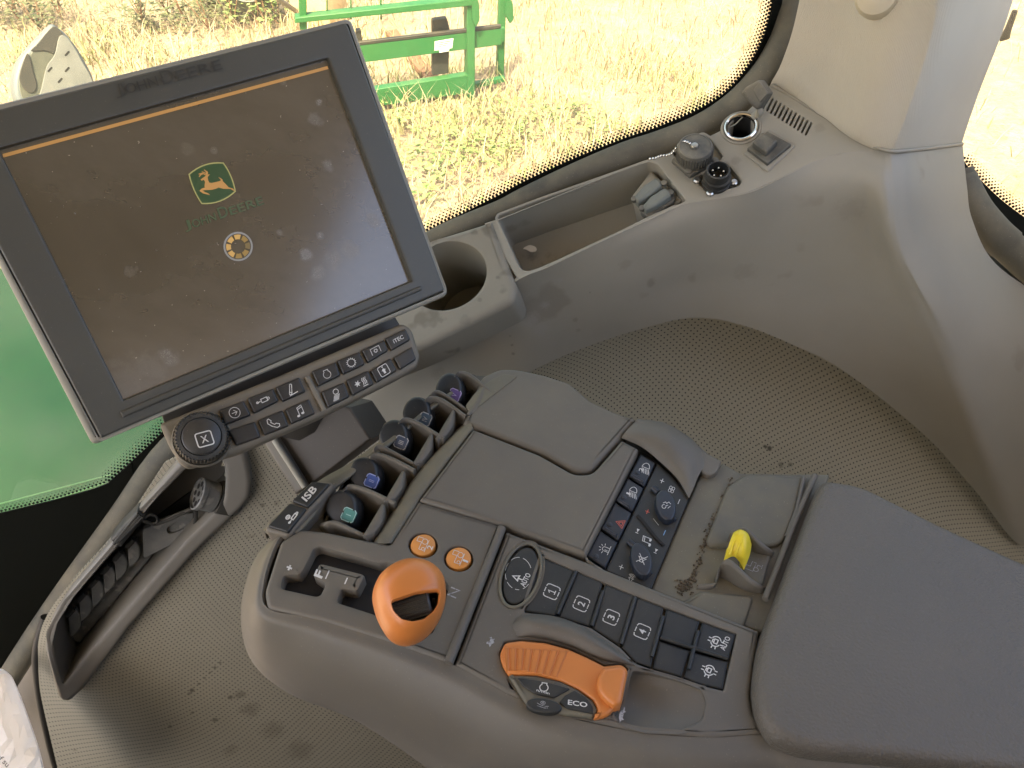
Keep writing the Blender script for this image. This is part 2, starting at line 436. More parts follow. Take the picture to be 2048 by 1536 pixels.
M['softkey'] = mat('dark_soft_key', (.016, .018, .018), .48, grain=(2600, .12), dust=(.13, (.16, .14, .10), 26))
M['bluekey'] = mat('blue_black_key', (.015, .020, .030), .34, grain=(2600, .1), dust=(.1, (.16, .15, .12), 20))
M['white'] = mat('white_print', (.62, .62, .58), .6, vary=.12, spots=((.1, .1, .1), 900, .62, .5))
M['faded'] = mat('worn_grey_print', (.34, .34, .34), .6, vary=.2, spots=((.08, .08, .08), 700, .55, .6))
M['redp'] = mat('red_print', (.62, .14, .10), .6); M['bluep'] = mat('blue_print', (.18, .36, .60), .6)
M['orange'] = mat('orange_plastic', (.60, .20, .045), .36, grain=(2400, .08), dust=(.12, (.3, .16, .06), 12))
M['orange2'] = mat('amber_button', (.68, .27, .055), .38, dust=(.3, (.25, .15, .05), 30))
M['yellow'] = mat('yellow_plastic', (.78, .62, .035), .42, grain=(2400, .08), dust=(.12, (.4, .33, .08), 20))
M['trim'] = mat('beige_grey_trim', (.262, .247, .200), .52, grain=(1900, .16), dust=(.5, (.32, .295, .23), 6), spots=((.16, .14, .11), 16, .66, .5))
M['trim_in'] = mat('inner_trim', (.235, .218, .17), .6, grain=(1900, .16), dust=(.4, (.2, .17, .115), 9), spots=((.10, .085, .06), 22, .62, .6))
M['bin'] = mat('bin_trim', (.15, .142, .122), .5, grain=(1900, .16), dust=(.2, (.3, .27, .2), 10))
M['seal'] = mat('dusty_rubber_seal', (.075, .074, .06), .75, grain=(900, .3), dust=(.8, (.22, .195, .13), 14))
M['glassblack'] = mat('black_frit', (.006, .007, .005), .85, spec=.1)
M['lever'] = mat('lever_black_plastic', (.011, .013, .016), .42, grain=(2200, .1), dust=(.14, (.12, .11, .08), 30))
M['post'] = mat('brown_bracket_plastic', (.046, .038, .029), .6, dust=(.25, (.12, .095, .06), 6))
M['chrome'] = mat('chrome', (.75, .73, .68), .14, metal=1)
M['steel'] = mat('dull_steel', (.5, .5, .47), .32, metal=1)
M['socket'] = mat('dusty_black_plastic', (.075, .075, .065), .6, grain=(1500, .2), dust=(.8, (.27, .24, .17), 30))
M['greyplug'] = mat('grey_green_plastic', (.135, .15, .135), .55, grain=(1500, .2), dust=(.5, (.24, .24, .19), 40))
M['gunmetal'] = mat('grey_connector_plastic', (.10, .105, .10), .5, grain=(1500, .2), dust=(.7, (.26, .25, .22), 40), spots=((.28, .27, .24), 60, .58, .5))
M['bag'] = mat('white_paper_bag', (.66, .66, .66), .9, vary=.04, spec=.05)
_b = M['bag'].node_tree.nodes['Principled BSDF']; _b.inputs['Subsurface Weight'].default_value = .7; _b.inputs['Subsurface Radius'].default_value = (1, 1, 1); _b.inputs['Subsurface Scale'].default_value = .02
M['petal'] = mat('dry_petal', (.55, .50, .40), .7)
M['green'] = mat('green_paint', (.022, .130, .040), .42, dust=(.15, (.3, .3, .12), 3), vary=.1)
M['greenhood'] = mat('bright_green_paint', (.010, .090, .024), .5, vary=.1, dust=(.25, (.03, .11, .045), 4))
M['blackpaint'] = mat('black_paint', (.03, .03, .028), .5, dust=(.3, (.2, .16, .1), 6))
M['wood'] = mat('pale_timber', (.52, .38, .22), .8, grain=(90, .4, .003), vary=.15)
M['rust'] = mat('rusty_steel', (.22, .12, .07), .8, grain=(120, .4, .002), vary=.25)
M['galv'] = mat('galvanised_grey', (.17, .175, .17), .6, vary=.2, spots=((.2, .2, .19), 40, .6))
M['paper'] = mat('white_decal', (.8, .8, .78), .5)
M['roof'] = mat('roof_liner', (.45, .42, .36), .9, grain=(800, .2))
M['floor'] = mat('rubber_floor', (.05, .05, .045), .8)
def glow(name, c, e, rough=.3):
    return mat(name, tuple(x*.3 for x in c), rough, emit=(c, e), vary=.03)
def perf(name, col, pitch=.0072, rad=.12):
    m = mat(name, col, .55, dust=(.25, (.30, .27, .19), 5), spots=((.085, .075, .05), 26, .70, .75)); t = m.node_tree; L = t.links.new; b = t.nodes['Principled BSDF']
    uv = N(t, 'ShaderNodeUVMap'); sc = N(t, 'ShaderNodeVectorMath', operation='SCALE'); sc.inputs[3].default_value = 1/pitch; L(uv.outputs[0], sc.inputs[0])
    ds = []
    for o in (0, .5):
        a = N(t, 'ShaderNodeVectorMath', operation='ADD'); a.inputs[1].default_value = (o, o, 0); L(sc.outputs[0], a.inputs[0])
        f = N(t, 'ShaderNodeVectorMath', operation='FRACTION'); L(a.outputs[0], f.inputs[0])
        s = N(t, 'ShaderNodeVectorMath', operation='SUBTRACT'); s.inputs[1].default_value = (.5, .5, 0); L(f.outputs[0], s.inputs[0])
        l = N(t, 'ShaderNodeVectorMath', operation='LENGTH'); L(s.outputs[0], l.inputs[0]); ds.append(l.outputs['Value'])
    mn = N(t, 'ShaderNodeMath', operation='MINIMUM'); L(ds[0], mn.inputs[0]); L(ds[1], mn.inputs[1])
    mr = N(t, 'ShaderNodeMapRange'); mr.inputs[1].default_value = rad*.75; mr.inputs[2].default_value = rad*1.15; L(mn.outputs[0], mr.inputs[0])
    old = b.inputs['Base Color'].links[0].from_socket
    mx = N(t, 'ShaderNodeMix', data_type='RGBA'); mx.inputs[6].default_value = (.012, .011, .008, 1); L(mr.outputs[0], mx.inputs[0]); L(old, mx.inputs[7]); L(mx.outputs[2], b.inputs['Base Color'])
    bp = N(t, 'ShaderNodeBump'); bp.inputs['Strength'].default_value = .5; bp.inputs['Distance'].default_value = .0006; L(mr.outputs[0], bp.inputs['Height']); L(bp.outputs[0], b.inputs['Normal'])
    return m
def blotch(m, marks, col, edge=.55, ns=160):
    """stains at given places: marks = [(point, radius, strength)]"""
    t = m.node_tree; L = t.links.new; b = t.nodes['Principled BSDF']; prev = b.inputs['Base Color'].links[0].from_socket
    tc = N(t, 'ShaderNodeTexCoord'); n1 = N(t, 'ShaderNodeTexNoise'); n1.inputs['Scale'].default_value = ns; n1.inputs['Detail'].default_value = 6; n1.inputs['Roughness'].default_value = .7; L(tc.outputs['Object'], n1.inputs[0]); acc = None
    for p, r, k in marks:
        v = N(t, 'ShaderNodeVectorMath', operation='DISTANCE'); v.inputs[1].default_value = p; L(tc.outputs['Object'], v.inputs[0])
        w = N(t, 'ShaderNodeMath', operation='MULTIPLY_ADD'); w.inputs[1].default_value = r*2.2; L(n1.outputs[0], w.inputs[0]); L(v.outputs['Value'], w.inputs[2])
        s = N(t, 'ShaderNodeMapRange'); s.interpolation_type = 'SMOOTHSTEP'; s.inputs[1].default_value = r*2.15; s.inputs[2].default_value = r*(2.15-edge); s.inputs[4].default_value = k; L(w.outputs[0], s.inputs[0])
        if acc is None: acc = s.outputs[0]
        else: mm = N(t, 'ShaderNodeMath', operation='MAXIMUM'); L(acc, mm.inputs[0]); L(s.outputs[0], mm.inputs[1]); acc = mm.outputs[0]
    mx = N(t, 'ShaderNodeMix', data_type='RGBA'); mx.inputs[7].default_value = col+(1,); L(acc, mx.inputs[0]); L(prev, mx.inputs[6]); L(mx.outputs[2], b.inputs['Base Color'])
M['perf'] = perf('perforated_vinyl', (.285, .264, .195)); M['perf2'] = perf('perforated_vinyl_front', (.30, .283, .22))
def fabric():
    m = mat('pillar_fabric', (.50, .46, .365), .9, vary=.03, spec=.2); t = m.node_tree; L = t.links.new; b = t.nodes['Principled BSDF']
    uv = N(t, 'ShaderNodeUVMap'); hs = []
    mp = N(t, 'ShaderNodeMapping'); mp.inputs['Rotation'].default_value = (0, 0, R(35)); mp.inputs['Scale'].default_value = (1, 1, 1); L(uv.outputs[0], mp.inputs[0])
    for s, d in ((175, 'X'), (320, 'Y')):
        w = N(t, 'ShaderNodeTexWave', bands_direction=d); w.inputs['Scale'].default_value = s; w.inputs['Distortion'].default_value = .6; L(mp.outputs[0], w.inputs[0]); hs.append(w.outputs[1])
    mu = N(t, 'ShaderNodeMath', operation='ADD'); L(hs[0], mu.inputs[0]); L(hs[1], mu.inputs[1])
    bp = N(t, 'ShaderNodeBump'); bp.inputs['Strength'].default_value = .35; bp.inputs['Distance'].default_value = .001; L(mu.outputs[0], bp.inputs['Height']); L(bp.outputs[0], b.inputs['Normal'])
    old = b.inputs['Base Color'].links[0].from_socket
    mr = N(t, 'ShaderNodeMapRange'); mr.inputs[2].default_value = 2; mr.inputs[3].default_value = .95; mr.inputs[4].default_value = 1.03; L(mu.outputs[0], mr.inputs[0])
    vm = N(t, 'ShaderNodeVectorMath', operation='SCALE'); L(old, vm.inputs[0]); L(mr.outputs[0], vm.inputs[3]); L(vm.outputs[0], b.inputs['Base Color'])
    return m
M['fabric'] = fabric()
def glass():
    m = bpy.data.materials.new('tinted_window_glass'); m.use_nodes = True; t = m.node_tree; L = t.links.new; t.nodes.remove(t.nodes['Principled BSDF'])
    o = t.nodes['Material Output']; tr = N(t, 'ShaderNodeBsdfTransparent'); tr.inputs[0].default_value = (.88, .86, .74, 1)
    gl = N(t, 'ShaderNodeBsdfGlossy'); gl.inputs[1].default_value = .03; df = N(t, 'ShaderNodeBsdfTranslucent'); df.inputs[0].default_value = (.8, .78, .68, 1)
    tc = N(t, 'ShaderNodeTexCoord'); n = N(t, 'ShaderNodeTexNoise'); n.inputs['Scale'].default_value = 9; n.inputs['Detail'].default_value = 8; L(tc.outputs['Object'], n.inputs[0])
    mr = N(t, 'ShaderNodeMapRange'); mr.inputs[1].default_value = .35; mr.inputs[2].default_value = .75; mr.inputs[3].default_value = .012; mr.inputs[4].default_value = .07; L(n.outputs[0], mr.inputs[0])
    m1 = N(t, 'ShaderNodeMixShader'); L(mr.outputs[0], m1.inputs[0]); L(tr.outputs[0], m1.inputs[1]); L(df.outputs[0], m1.inputs[2])
    lw = N(t, 'ShaderNodeLayerWeight'); lw.inputs[0].default_value = .5; pw = N(t, 'ShaderNodeMath', operation='POWER'); pw.inputs[1].default_value = 5; L(lw.outputs['Facing'], pw.inputs[0])
    fr = N(t, 'ShaderNodeMapRange'); fr.inputs[3].default_value = .03; fr.inputs[4].default_value = .7; L(pw.outputs[0], fr.inputs[0])
    m2 = N(t, 'ShaderNodeMixShader'); L(fr.outputs[0], m2.inputs[0]); L(m1.outputs[0], m2.inputs[1]); L(gl.outputs[0], m2.inputs[2]); L(m2.outputs[0], o.inputs[0])
    return m
M['glass'] = glass()
# ================================================================ the cab shell: roof, floor, glass, seals, pillar, side wall
def z3(p, t): return at(p[0], p[1], t)
def box_obj(name, lo, hi, m, kind='structure', bev=.01):
    bm = bmesh.new(); c = [(a+b)/2 for a, b in zip(lo, hi)]; add_box(bm, (0, 0, 0), *[b-a for a, b in zip(lo, hi)], bev=bev)
    o = mk(name, bm, m); o.location = Vector(c); prop(o, kind=kind); return o
fw = Vector((-.96, -.28, 0)).normalized(); rt = Vector((-fw.y*-1, 0, 0)); rt = Vector((.28*-1, .96, 0)).normalized()
def cab(f, r, z): return EYE+fw*f+rt*r+Vector((0, 0, z))
def prism(name, pts, z0, z1, m, kind):
    bm = bmesh.new(); lo = [bm.verts.new(Vector((p.x, p.y, EYE.z+z0))) for p in pts]; hi = [bm.verts.new(Vector((p.x, p.y, EYE.z+z1))) for p in pts]
    bm.faces.new(lo[::-1]); bm.faces.new(hi)
    for i in range(len(pts)): bm.faces.new((lo[i], lo[(i+1) % len(pts)], hi[(i+1) % len(pts)], hi[i]))
    o = mk(name, bm, m); prop(o, kind=kind); return settle(o)
prism('cab_roof', [cab(1.5, -1.15, 0), cab(1.5, .85, 0), cab(-.73, .90, 0), cab(-.73, -1.15, 0)], .52, .66, M['roof'], 'structure')
prism('cab_rear_wall', [cab(-.80, -1.0, 0), cab(-.80, .5, 0), cab(-.86, .5, 0), cab(-.86, -1.0, 0)], -1.5, -.22, M['floor'], 'structure')
prism('left_shade_wall', [cab(.95, -.92, 0), cab(-.80, -.92, 0), cab(-.80, -.98, 0), cab(.95, -.98, 0)], -1.5, .34, M['floor'], 'structure')  # opaque wall added to shade the console; the door there is glass
prism('front_shade_wall', [cab(1.02, -.92, 0), cab(.96, -.92, 0), cab(.96, .30, 0), cab(1.02, .30, 0)], -1.5, -.62, M['floor'], 'structure')  # unseen wall added to keep low front light off the side panel
prism('dash_shade_block', [cab(.40, -.62, 0), cab(.40, -.22, 0), cab(.92, -.12, 0), cab(.92, -.75, 0)], -1.5, -.40, M['floor'], 'structure')  # unseen dash block, put in to shade the console shell
prism('cab_floor', [cab(.95, -.9, 0), cab(.95, .52, 0), cab(-.9, .50, 0), cab(-.9, -.9, 0)], -1.58, -1.52, M['floor'], 'structure')

# ---- right side window
SEAL = [(1640, -150, .735), (1612, -80, .74), (1585, 0, .745), (1567, 80, .752), (1528, 150, .76), (1470, 212, .767), (1400, 258, .772), (1320, 290, .777), (1250, 313, .78), (1150, 350, .785), (1050, 398, .79), (1000, 424, .795), (890, 470, .805), (790, 535, .82), (650, 640, .84), (500, 760, .865), (395, 850, .88), (322, 918, .89), (245, 1028, .92), (160, 1145, .95), (90, 1245, .975), (25, 1345, 1.0), (-50, 1465, 1.04)]
SP = cr(SEAL, 5)
def seal_t(x, y):
    b = min(SP, key=lambda q: (q[0]-x)**2+(q[1]-y)**2); return b[2]
win = thing('side_window', 'large dusty tinted side window with black dotted edge above the beige console', 'window', at(900, 480, .82))
gl_rows = []
for h, lean in ((-.02, .012), (.15, .03), (.42, .075), (.9, .15)):
    gl_rows.append([at(x, y, t)+Vector((0, 0, h))+Vector((-.2, .98, 0))*lean for x, y, t in SEAL])
patch('pane', gl_rows, M['glass'], win, 2, 3, .004, uv=False)
tube('rubber_seal', [at(*q) for q in SEAL], [.0145 if q[0] > 1240 else .012 if q[0] > 850 else .015 for q in SEAL], M['seal'], win, 14, smooth=4)
from mathutils.bvhtree import BVHTree
pane_ = [o for o in COL.objects if o.name == 'pane'][0]
_bv = BVHTree.FromPolygons([v.co for v in pane_.data.vertices], [tuple(p.vertices) for p in pane_.data.polygons])
def glass_t(x, y):
    d = ray(x, y); h = _bv.ray_cast(EYE, d.normalized()); return (h[3]/d.length) if h[0] else seal_t(x, y)+.012
FR_O = [(1556, -120), (1552, -60), (1547, 0), (1530, 70), (1500, 130), (1455, 182), (1400, 218), (1320, 253), (1250, 277), (1150, 317), (1050, 363), (1000, 390), (930, 425), (850, 466), (700, 560), (520, 690), (380, 805), (318, 872), (262, 925), (215, 968)]
FR_I = [(1580, -120), (1572, -60), (1565, 0), (1550, 80), (1512, 146), (1466, 200), (1405, 242), (1325, 279), (1250, 300), (1150, 338), (1050, 386), (1000, 413), (930, 448), (850, 490), (700, 590), (520, 725), (400, 835), (330, 905), (290, 960), (245, 1020)]
fo, fi = cr(FR_O, 4), cr(FR_I, 4)
patch('black_border', [[at(x, y, glass_t(x, y)-.004) for x, y in FR_O], [at((a[0]+b[0])/2, (a[1]+b[1])/2, glass_t((a[0]+b[0])/2, (a[1]+b[1])/2)-.004) for a, b in zip(FR_O, FR_I)], [at(x, y, glass_t(x, y)-.004) for x, y in FR_I]], M['glassblack'], win, 4, 2, .0015)
LB = [[(-80, 1046), (0, 1027), (110, 1000), (215, 968), (262, 925)], [(-80, 1180), (0, 1140), (120, 1085), (205, 1040), (270, 965)], [(-80, 1320), (-10, 1250), (90, 1160), (200, 1075), (285, 985)], [(-80, 1500), (0, 1365), (95, 1232), (200, 1090), (300, 955)]]
patch('black_lower_border', [[at(x, y, glass_t(x, y)-.005) for x, y in r] for i, r in enumerate(LB)], M['glassblack'], win, 4, 3, .0015, label='broad black lower border of the glass')
def dots(name, path, parent, tfun, rows=5, step=8.2, sgn=1, rad=.0016):
    """printed dots that shrink away from the black border"""
    P = np.array(cr(path, 30)); d = np.r_[0, np.cumsum(np.linalg.norm(np.diff(P, axis=0), axis=1))]; bm = bmesh.new()
    for k in range(rows):
        off = 3.5+k*5.0; r = rad*(1-.66*k/(rows-1))*(1 if k else 1.05)
        for q in np.arange(step/2 if k % 2 else 0, d[-1], step):
            x, y = np.interp(q, d, P[:, 0]), np.interp(q, d, P[:, 1]); x2, y2 = np.interp(q+3, d, P[:, 0]), np.interp(q+3, d, P[:, 1])
            nx, ny = (y2-y)*sgn, -(x2-x)*sgn; l = math.hypot(nx, ny) or 1; x += nx/l*off; y += ny/l*off
            c = at(x, y, tfun(x, y)); v = -ray(x, y).normalized(); a, e1, e2 = frame_of(v)
            vs = [bm.verts.new(c+(e1*math.cos(j*math.pi/3)+e2*math.sin(j*math.pi/3))*r) for j in range(6)]
            bm.faces.new(vs)
    me = bpy.data.meshes.new(name); bm.to_mesh(me); bm.free()
    return mkm(name, me, M['glassblack'], parent, flat=True, kind='stuff')
dots('edge_dots', FR_O, win, lambda x, y: glass_t(x, y)-.003, sgn=-1)
dots('edge_dots', [(-60, 1040), (0, 1026), (110, 999), (213, 967)], win, lambda x, y: glass_t(x, y)-.003, rows=3, sgn=1, rad=.0013)

# ---- corner pillar with fabric cover
pil = thing('corner_pillar', 'cream fabric covered corner pillar between the two windows', 'pillar', at(1790, 300, .70))
PC = [[(1612, -70, .705), (1588, 50, .715), (1562, 128, .735), (1541, 168, .748)], [(1700, -70, .675), (1685, 60, .685), (1660, 165, .705), (1637, 228, .722)], [(1800, -70, .63), (1778, 70, .648), (1740, 205, .676), (1712, 272, .697)],
      [(1868, -70, .605), (1845, 80, .635), (1800, 225, .668), (1770, 298, .689)], [(1900, -70, .602), (1868, 80, .633), (1822, 225, .667), (1795, 300, .690)], [(1935, -70, .612), (1900, 85, .645), (1852, 225, .68), (1825, 298, .705)], [(1985, -70, .64), (1950, 75, .678), (1898, 210, .718), (1872, 293, .742)], [(2046, -70, .69), (2010, 50, .725), (1958, 185, .765), (1924, 285, .79)]]
patch('fabric_cover', [[at(*q) for q in c] for c in zip(*[c+[(c[-1][0], c[-1][1]+16, c[-1][2]+.014)] for c in PC])], M['fabric'], pil, 6, 8, .012, uv=True)
hk = at(1768, 8, .655)
lathe('coat_knob', at(1762, -12, .650), -ray(1762, -12)*.6+Vector((-.3, 0, .1)), [(0, -.02), (.019, -.02), (.021, -.006), (.0205, .004), (.017, .011), (.008, .0145), (0, .0152)], mat('cream_plastic', (.50, .45, .33), .45), pil, 28)

# ---- rear window on the far right
rw = thing('rear_window', 'rear corner window slice right of the cream pillar', 'window', at(1990, 440, .86))
RS = [(1915, 240, .86), (1932, 322, .86), (1948, 372, .865), (1975, 418, .87), (2012, 462, .88), (2060, 510, .89), (2130, 575, .91)]
g = [[at(x, y, t)+Vector((0, 0, h))+Vector((.5, .6, 0))*l for x, y, t in RS] for h, l in ((-.03, .012), (.2, .03), (.6, .08))]
patch('pane', g, M['glass'], rw, 3, 3, .004)
RO = [(1926, 318), (1940, 338), (1968, 366), (2006, 402), (2060, 442), (2130, 492)]; RI = [(1926, 344), (1940, 376), (1962, 404), (2000, 440), (2060, 478), (2130, 530)]
patch('black_border', [[at(x, y, .868) for x, y in RO], [at((a[0]+b[0])/2, (a[1]+b[1])/2, .866) for a, b in zip(RO, RI)], [at(x, y, .864) for x, y in RI]], M['glassblack'], rw, 4, 2, .0015)
dots('edge_dots', RO, rw, lambda x, y: .868, sgn=1)
tube('rubber_seal', [at(1925, 340, .845), at(1945, 392, .845), at(1975, 432, .85), at(2020, 478, .855), at(2130, 575, .87)], .011, M['seal'], rw, 12, smooth=4)
sl_ = [(1926, 352, .835), (1950, 415, .835), (1985, 462, .84), (2012, 488, .845)]
tube('seal_sleeve', [at(*q) for q in sl_], [.013, .0165, .018, .0185], M['seal'], rw, 14, smooth=4, label='fat grey rubber sleeve on the seal')
tube('seal_joint', [at(2012, 489, .845), at(2062, 535, .85), at(2130, 600, .86)], [.0175, .0175, .0175], M['seal'], rw, 14)
patch('lower_sill', [[at(x, y, .862) for x, y in ((1925, 395), (1968, 500), (2050, 590), (2140, 670))], [at(x, y, .89) for x, y in ((1945, 370), (2010, 462), (2080, 530), (2150, 590))]], M['console_dark'], rw, 4, 3, .003)
bm = bmesh.new(); add_slab(bm, rp([(2025, 18), (2037, 20), (2022, 64), (2020, 78), (2000, 84), (1996, 74), (2008, 60)], 4), Pl.thru(-ray(2015, 60), 2015, 60, .84), 0, .012, .003)
mk('window_latch', bm, M['blackpaint'], rw)

# ---- beige side console
nC = (-.25, -.42, .87); PC_ = Pl.thru(nC, 1450, 320, .73)
con = thing('side_console', 'beige grey moulded side console under the window with tray and cup holder', 'console', PC_.hit(1200, 560))
tray = rp([(993, 432, 9), (1081, 399), (1250, 340), (1296, 323, 6), (1314, 328, 8), (1372, 401, 5), (1296, 436), (1230, 466), (1100, 526), (1068, 542, 8), (1044, 540, 9), (1034, 525, 6)], 3)
def tC(x, y): return (PC_.k)/PC_.n.dot(ray(x, y))
back = [(968, 446), (1000, 436), (1100, 396), (1250, 335), (1299, 320), (1350, 300), (1406, 278), (1470, 246), (1504, 212), (1541, 168), (1618, 216), (1700, 264), (1760, 297), (1740, 303), (1677, 309), (1628, 324), (1567, 354), (1494, 387), (1425, 400), (1380, 408), (1348, 414), (1290, 441), (1230, 471), (1100, 533), (1036, 560)]
slots = []
for k in range(12):      # louvre slots beside the pillar
    cx, cy = 1532+k*7.75, 204+k*4.85
    a = (cx+6.5, cy-13); b = (cx-6.5, cy+13)
    slots.append((rp([(a[0]-1.9, a[1]-1), (a[0]+1.9, a[1]+1), (b[0]+1.9, b[1]+1), (b[0]-1.9, b[1]-1)], 1.8, 3), .010, True, .0004))
pk1 = rp([(1345, 305), (1405, 268), (1420, 277), (1446, 312, 4), (1438, 322), (1374, 350, 4)], 4)
pk2 = rp([(1388, 356), (1452, 325, 6), (1484, 362, 5), (1476, 372), (1424, 384, 5), (1416, 386)], 4)
sk = ell(1482, 256, 25.5, 22, -30, 32)
slab('top_plate', back, PC_, M['trim'], con, 0, .004, .0015, holes=[(tray, .062, True, .0013), (pk1, .006, True, .0012), (pk2, .009, True, .0016), (sk, .03, True, .0006)]+slots)
COLS = [[(600, 640, .84), (640, 800, .885), (645, 880, .905), (650, 930, .93), (660, 1000, .96)], [(722, 655, .82), (735, 770, .855), (730, 820, .875), (735, 870, .90), (745, 940, .93)], [(850, 660, .80), (855, 715, .825), (850, 760, .85), (845, 815, .875), (840, 890, .91)], [(955, 620, .775), (953, 660, .80), (955, 705, .825), (955, 755, .85), (955, 815, .885)],
        [(1036, 560, None), (1030, 596, .765), (1036, 645, .79), (1042, 695, .815), (1046, 752, .845)], [(1100, 533, None), (1103, 562, .757), (1112, 606, .78), (1127, 655, .805), (1142, 706, .835)], [(1230, 471, None), (1236, 506, .746), (1245, 556, .77), (1252, 608, .797), (1262, 664, .828)],
        [(1348, 414, None), (1358, 452, .735), (1368, 510, .762), (1375, 570, .795), (1381, 636, .825)], [(1494, 387, None), (1500, 427, .728), (1505, 490, .755), (1500, 560, .788), (1484, 650, .825)], [(1567, 354, None), (1580, 402, .722), (1595, 480, .75), (1600, 570, .787), (1586, 690, .83)], [(1628, 324, None), (1650, 382, .712), (1675, 480, .743), (1698, 590, .783), (1688, 742, .84)],
        [(1690, 307, None), (1720, 372, .70), (1745, 480, .731), (1790, 640, .775), (1845, 866, .86)], [(1750, 299, None), (1764, 382, .69), (1778, 495, .715), (1845, 660, .758), (1945, 975, .875)], [(1772, 300, .690), (1782, 382, .690), (1795, 498, .710), (1868, 655, .748), (2050, 1090, .89)],
        [(1788, 301, .689), (1797, 382, .692), (1810, 495, .71), (1890, 650, .745), (2090, 900, .85)], [(1818, 299, .698), (1828, 380, .70), (1844, 488, .718), (1925, 620, .75), (2115, 790, .83)], [(1862, 294, .728), (1874, 380, .732), (1892, 480, .748), (1958, 585, .772), (2125, 700, .83)], [(1925, 286, .788), (1934, 372, .792), (1945, 440, .80), (1992, 528, .82), (2110, 610, .86)]]
COLS = [[(x, y, t or tC(x, y)) for x, y, t in c] for c in COLS]
patch('front_face', [[at(*q) for q in r] for r in zip(*COLS)], M['trim'], con, 7, 8, .004)
patch('scuff_mark', [[at(x, y, seal) for x, y, seal in r] for r in zip(*[[(880, 672, .7955), (884, 688, .8045)], [(960, 645, .7905), (962, 672, .803)], [(1040, 600, .765), (1042, 652, .7915)], [(1100, 590, .768), (1102, 650, .7995)]])], mat('scuffed_paint', (.235, .225, .20), .8, dust=(.8, (.30, .28, .25), 90), spots=((.17, .155, .13), 110, .5, .8)), con, 6, 6, .0004) if 0 else None
slab('end_cup_block', rp([(984, 440, 3), (1033, 573, 14), (1027, 603, 14), (850, 692), (765, 727), (690, 580), (868, 476)], 3), PC_, M['trim_in'], con, .0035, .045, .007, holes=[(ell(893, 551, 81, 66, -22, 44), .105, True, .0025)], seg=5, label='end block with round cup holder hole')
slab('socket_ledge', rp([(1262, 392), (1302, 340), (1368, 400), (1296, 432)], 6), PC_, M['trim'], con, -.011, .045, .003)
LIP = [(1543, 170, .7435), (1618, 216, .728), (1690, 260, .712), (1752, 294, .693), (1786, 303, .687), (1815, 301, .695), (1862, 296, .726), (1924, 288, .786)]
tube('upper_lip', [at(*q) for q in LIP], .0019, M['trim'], con, 8, smooth=4)
# petal in the tray
pp = PC_.up(-.0605)
o = slab('dry_petal', cr([(1046, 497), (1058, 490), (1071, 494), (1072, 502), (1062, 504), (1054, 500)], 4, True), Pl.thru((-.1, -.5, .8), 1058, 497, tC(1058, 497)+.055), M['petal'], None, 0, .0012, .0004)
settle(o); prop(o, 'small pale dry petal lying in the console tray', 'petal')

# ---- sockets on the console
def ax_px(p, h): return p+PC_.n*h
c = PC_.hit(1482, 256); r0 = .0155
ps = thing('power_socket', 'round power socket with chrome ring and open rubber flap', 'socket', c)
lathe('chrome_ring', c, PC_.n, [(.0125, -.025), (.0128, .0008), (.0133, .0028), (.0146, .0034), (.0158, .0026), (.0164, .0006), (.0164, -.002)], M['chrome'], ps, 40)
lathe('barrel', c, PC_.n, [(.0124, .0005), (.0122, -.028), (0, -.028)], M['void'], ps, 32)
lathe('collar', c, PC_.n, [(.0166, .0012), (.0185, .0012), (.0192, .0003), (.0192, -.001)], M['trim'], ps, 40)
tube('strap', [PC_.hit(1504, 236, .001), PC_.hit(1513, 228, .0035), PC_.hit(1520, 224, .009), PC_.hit(1518, 214, .014)], .0028, M['trim'], ps, 8, smooth=4, flat=1.8)
pcap = Pl.thru((-.55, -.70, .30), 1505, 190, .715)
slab('flap_lid', rp([(1481, 186, 4), (1490, 174), (1515, 160, 4), (1521, 161), (1538, 186, 4), (1535, 192), (1521, 214), (1512, 220, 4), (1500, 210)], 4), pcap, M['socket'], ps, 0, .012, .003)
slab('flap_face', rp([(1505, 181), (1519, 163), (1536, 187), (1519, 206)], 3), pcap, M['socket'], ps, .002, .0025, .001)
# capped round connector with chain
c = PC_.hit(1389, 309); cc = thing('capped_connector', 'black round capped connector with bead chain on square flange', 'connector', c)
nU = (Vector((-.12, -.30, .94))).normalized(); PF = Pl.thru(nU, 1386, 318, tC(1386, 318)-.002)
slab('flange', rp([(1342, 318, 4), (1398, 288), (1434, 322, 4), (1380, 352, 4)], 4), PF, M['socket'], cc, .002, .004, .001)
cu_ = PF.hit(1388, 314, .003); h_ = .0225
bm = bmesh.new(); K = 72; prof = [(.0172, 0), (.0172, .002)]
add_lathe(bm, cu_, nU, [(.0165, -.002), (.0168, .006), (.0168, .0125), (.0160, .0146), (.0145, .0152), (.0142, .0146), (0, .0146)], 48); mk('cap', bm, M['socket'], cc)
bm = bmesh.new()
for k in range(40):
    a = 2*math.pi*k/40; _, e1, e2 = frame_of(nU); d = e1*math.cos(a)+e2*math.sin(a); add_tube(bm, [cu_+d*.0168+nU*.002, cu_+d*.0168+nU*.0115], .0008, 5)
mk('knurling', bm, M['socket'], cc, kind='stuff')
lathe('rivet', cu_+nU*.0146-Vector((.001, .001, 0)), nU, [(.0036, -.001), (.0036, .0012), (.003, .0022), (0, .0026)], M['steel'], cc, 20)
bm = bmesh.new(); chain = cr([(1380, 287), (1370, 283), (1361, 287), (1352, 297), (1344, 307), (1334, 311), (1322, 312), (1312, 316), (1300, 318)], 2)
hts = np.interp(range(len(chain)), [0, 2, 6, 11, len(chain)-1], [.018, .018, .012, .003, .002])
for (x, y), hh in zip(chain, hts):
    r = bmesh.ops.create_uvsphere(bm, u_segments=10, v_segments=7, radius=.0014); bmesh.ops.translate(bm, verts=r['verts'], vec=PF.hit(x, y, hh))
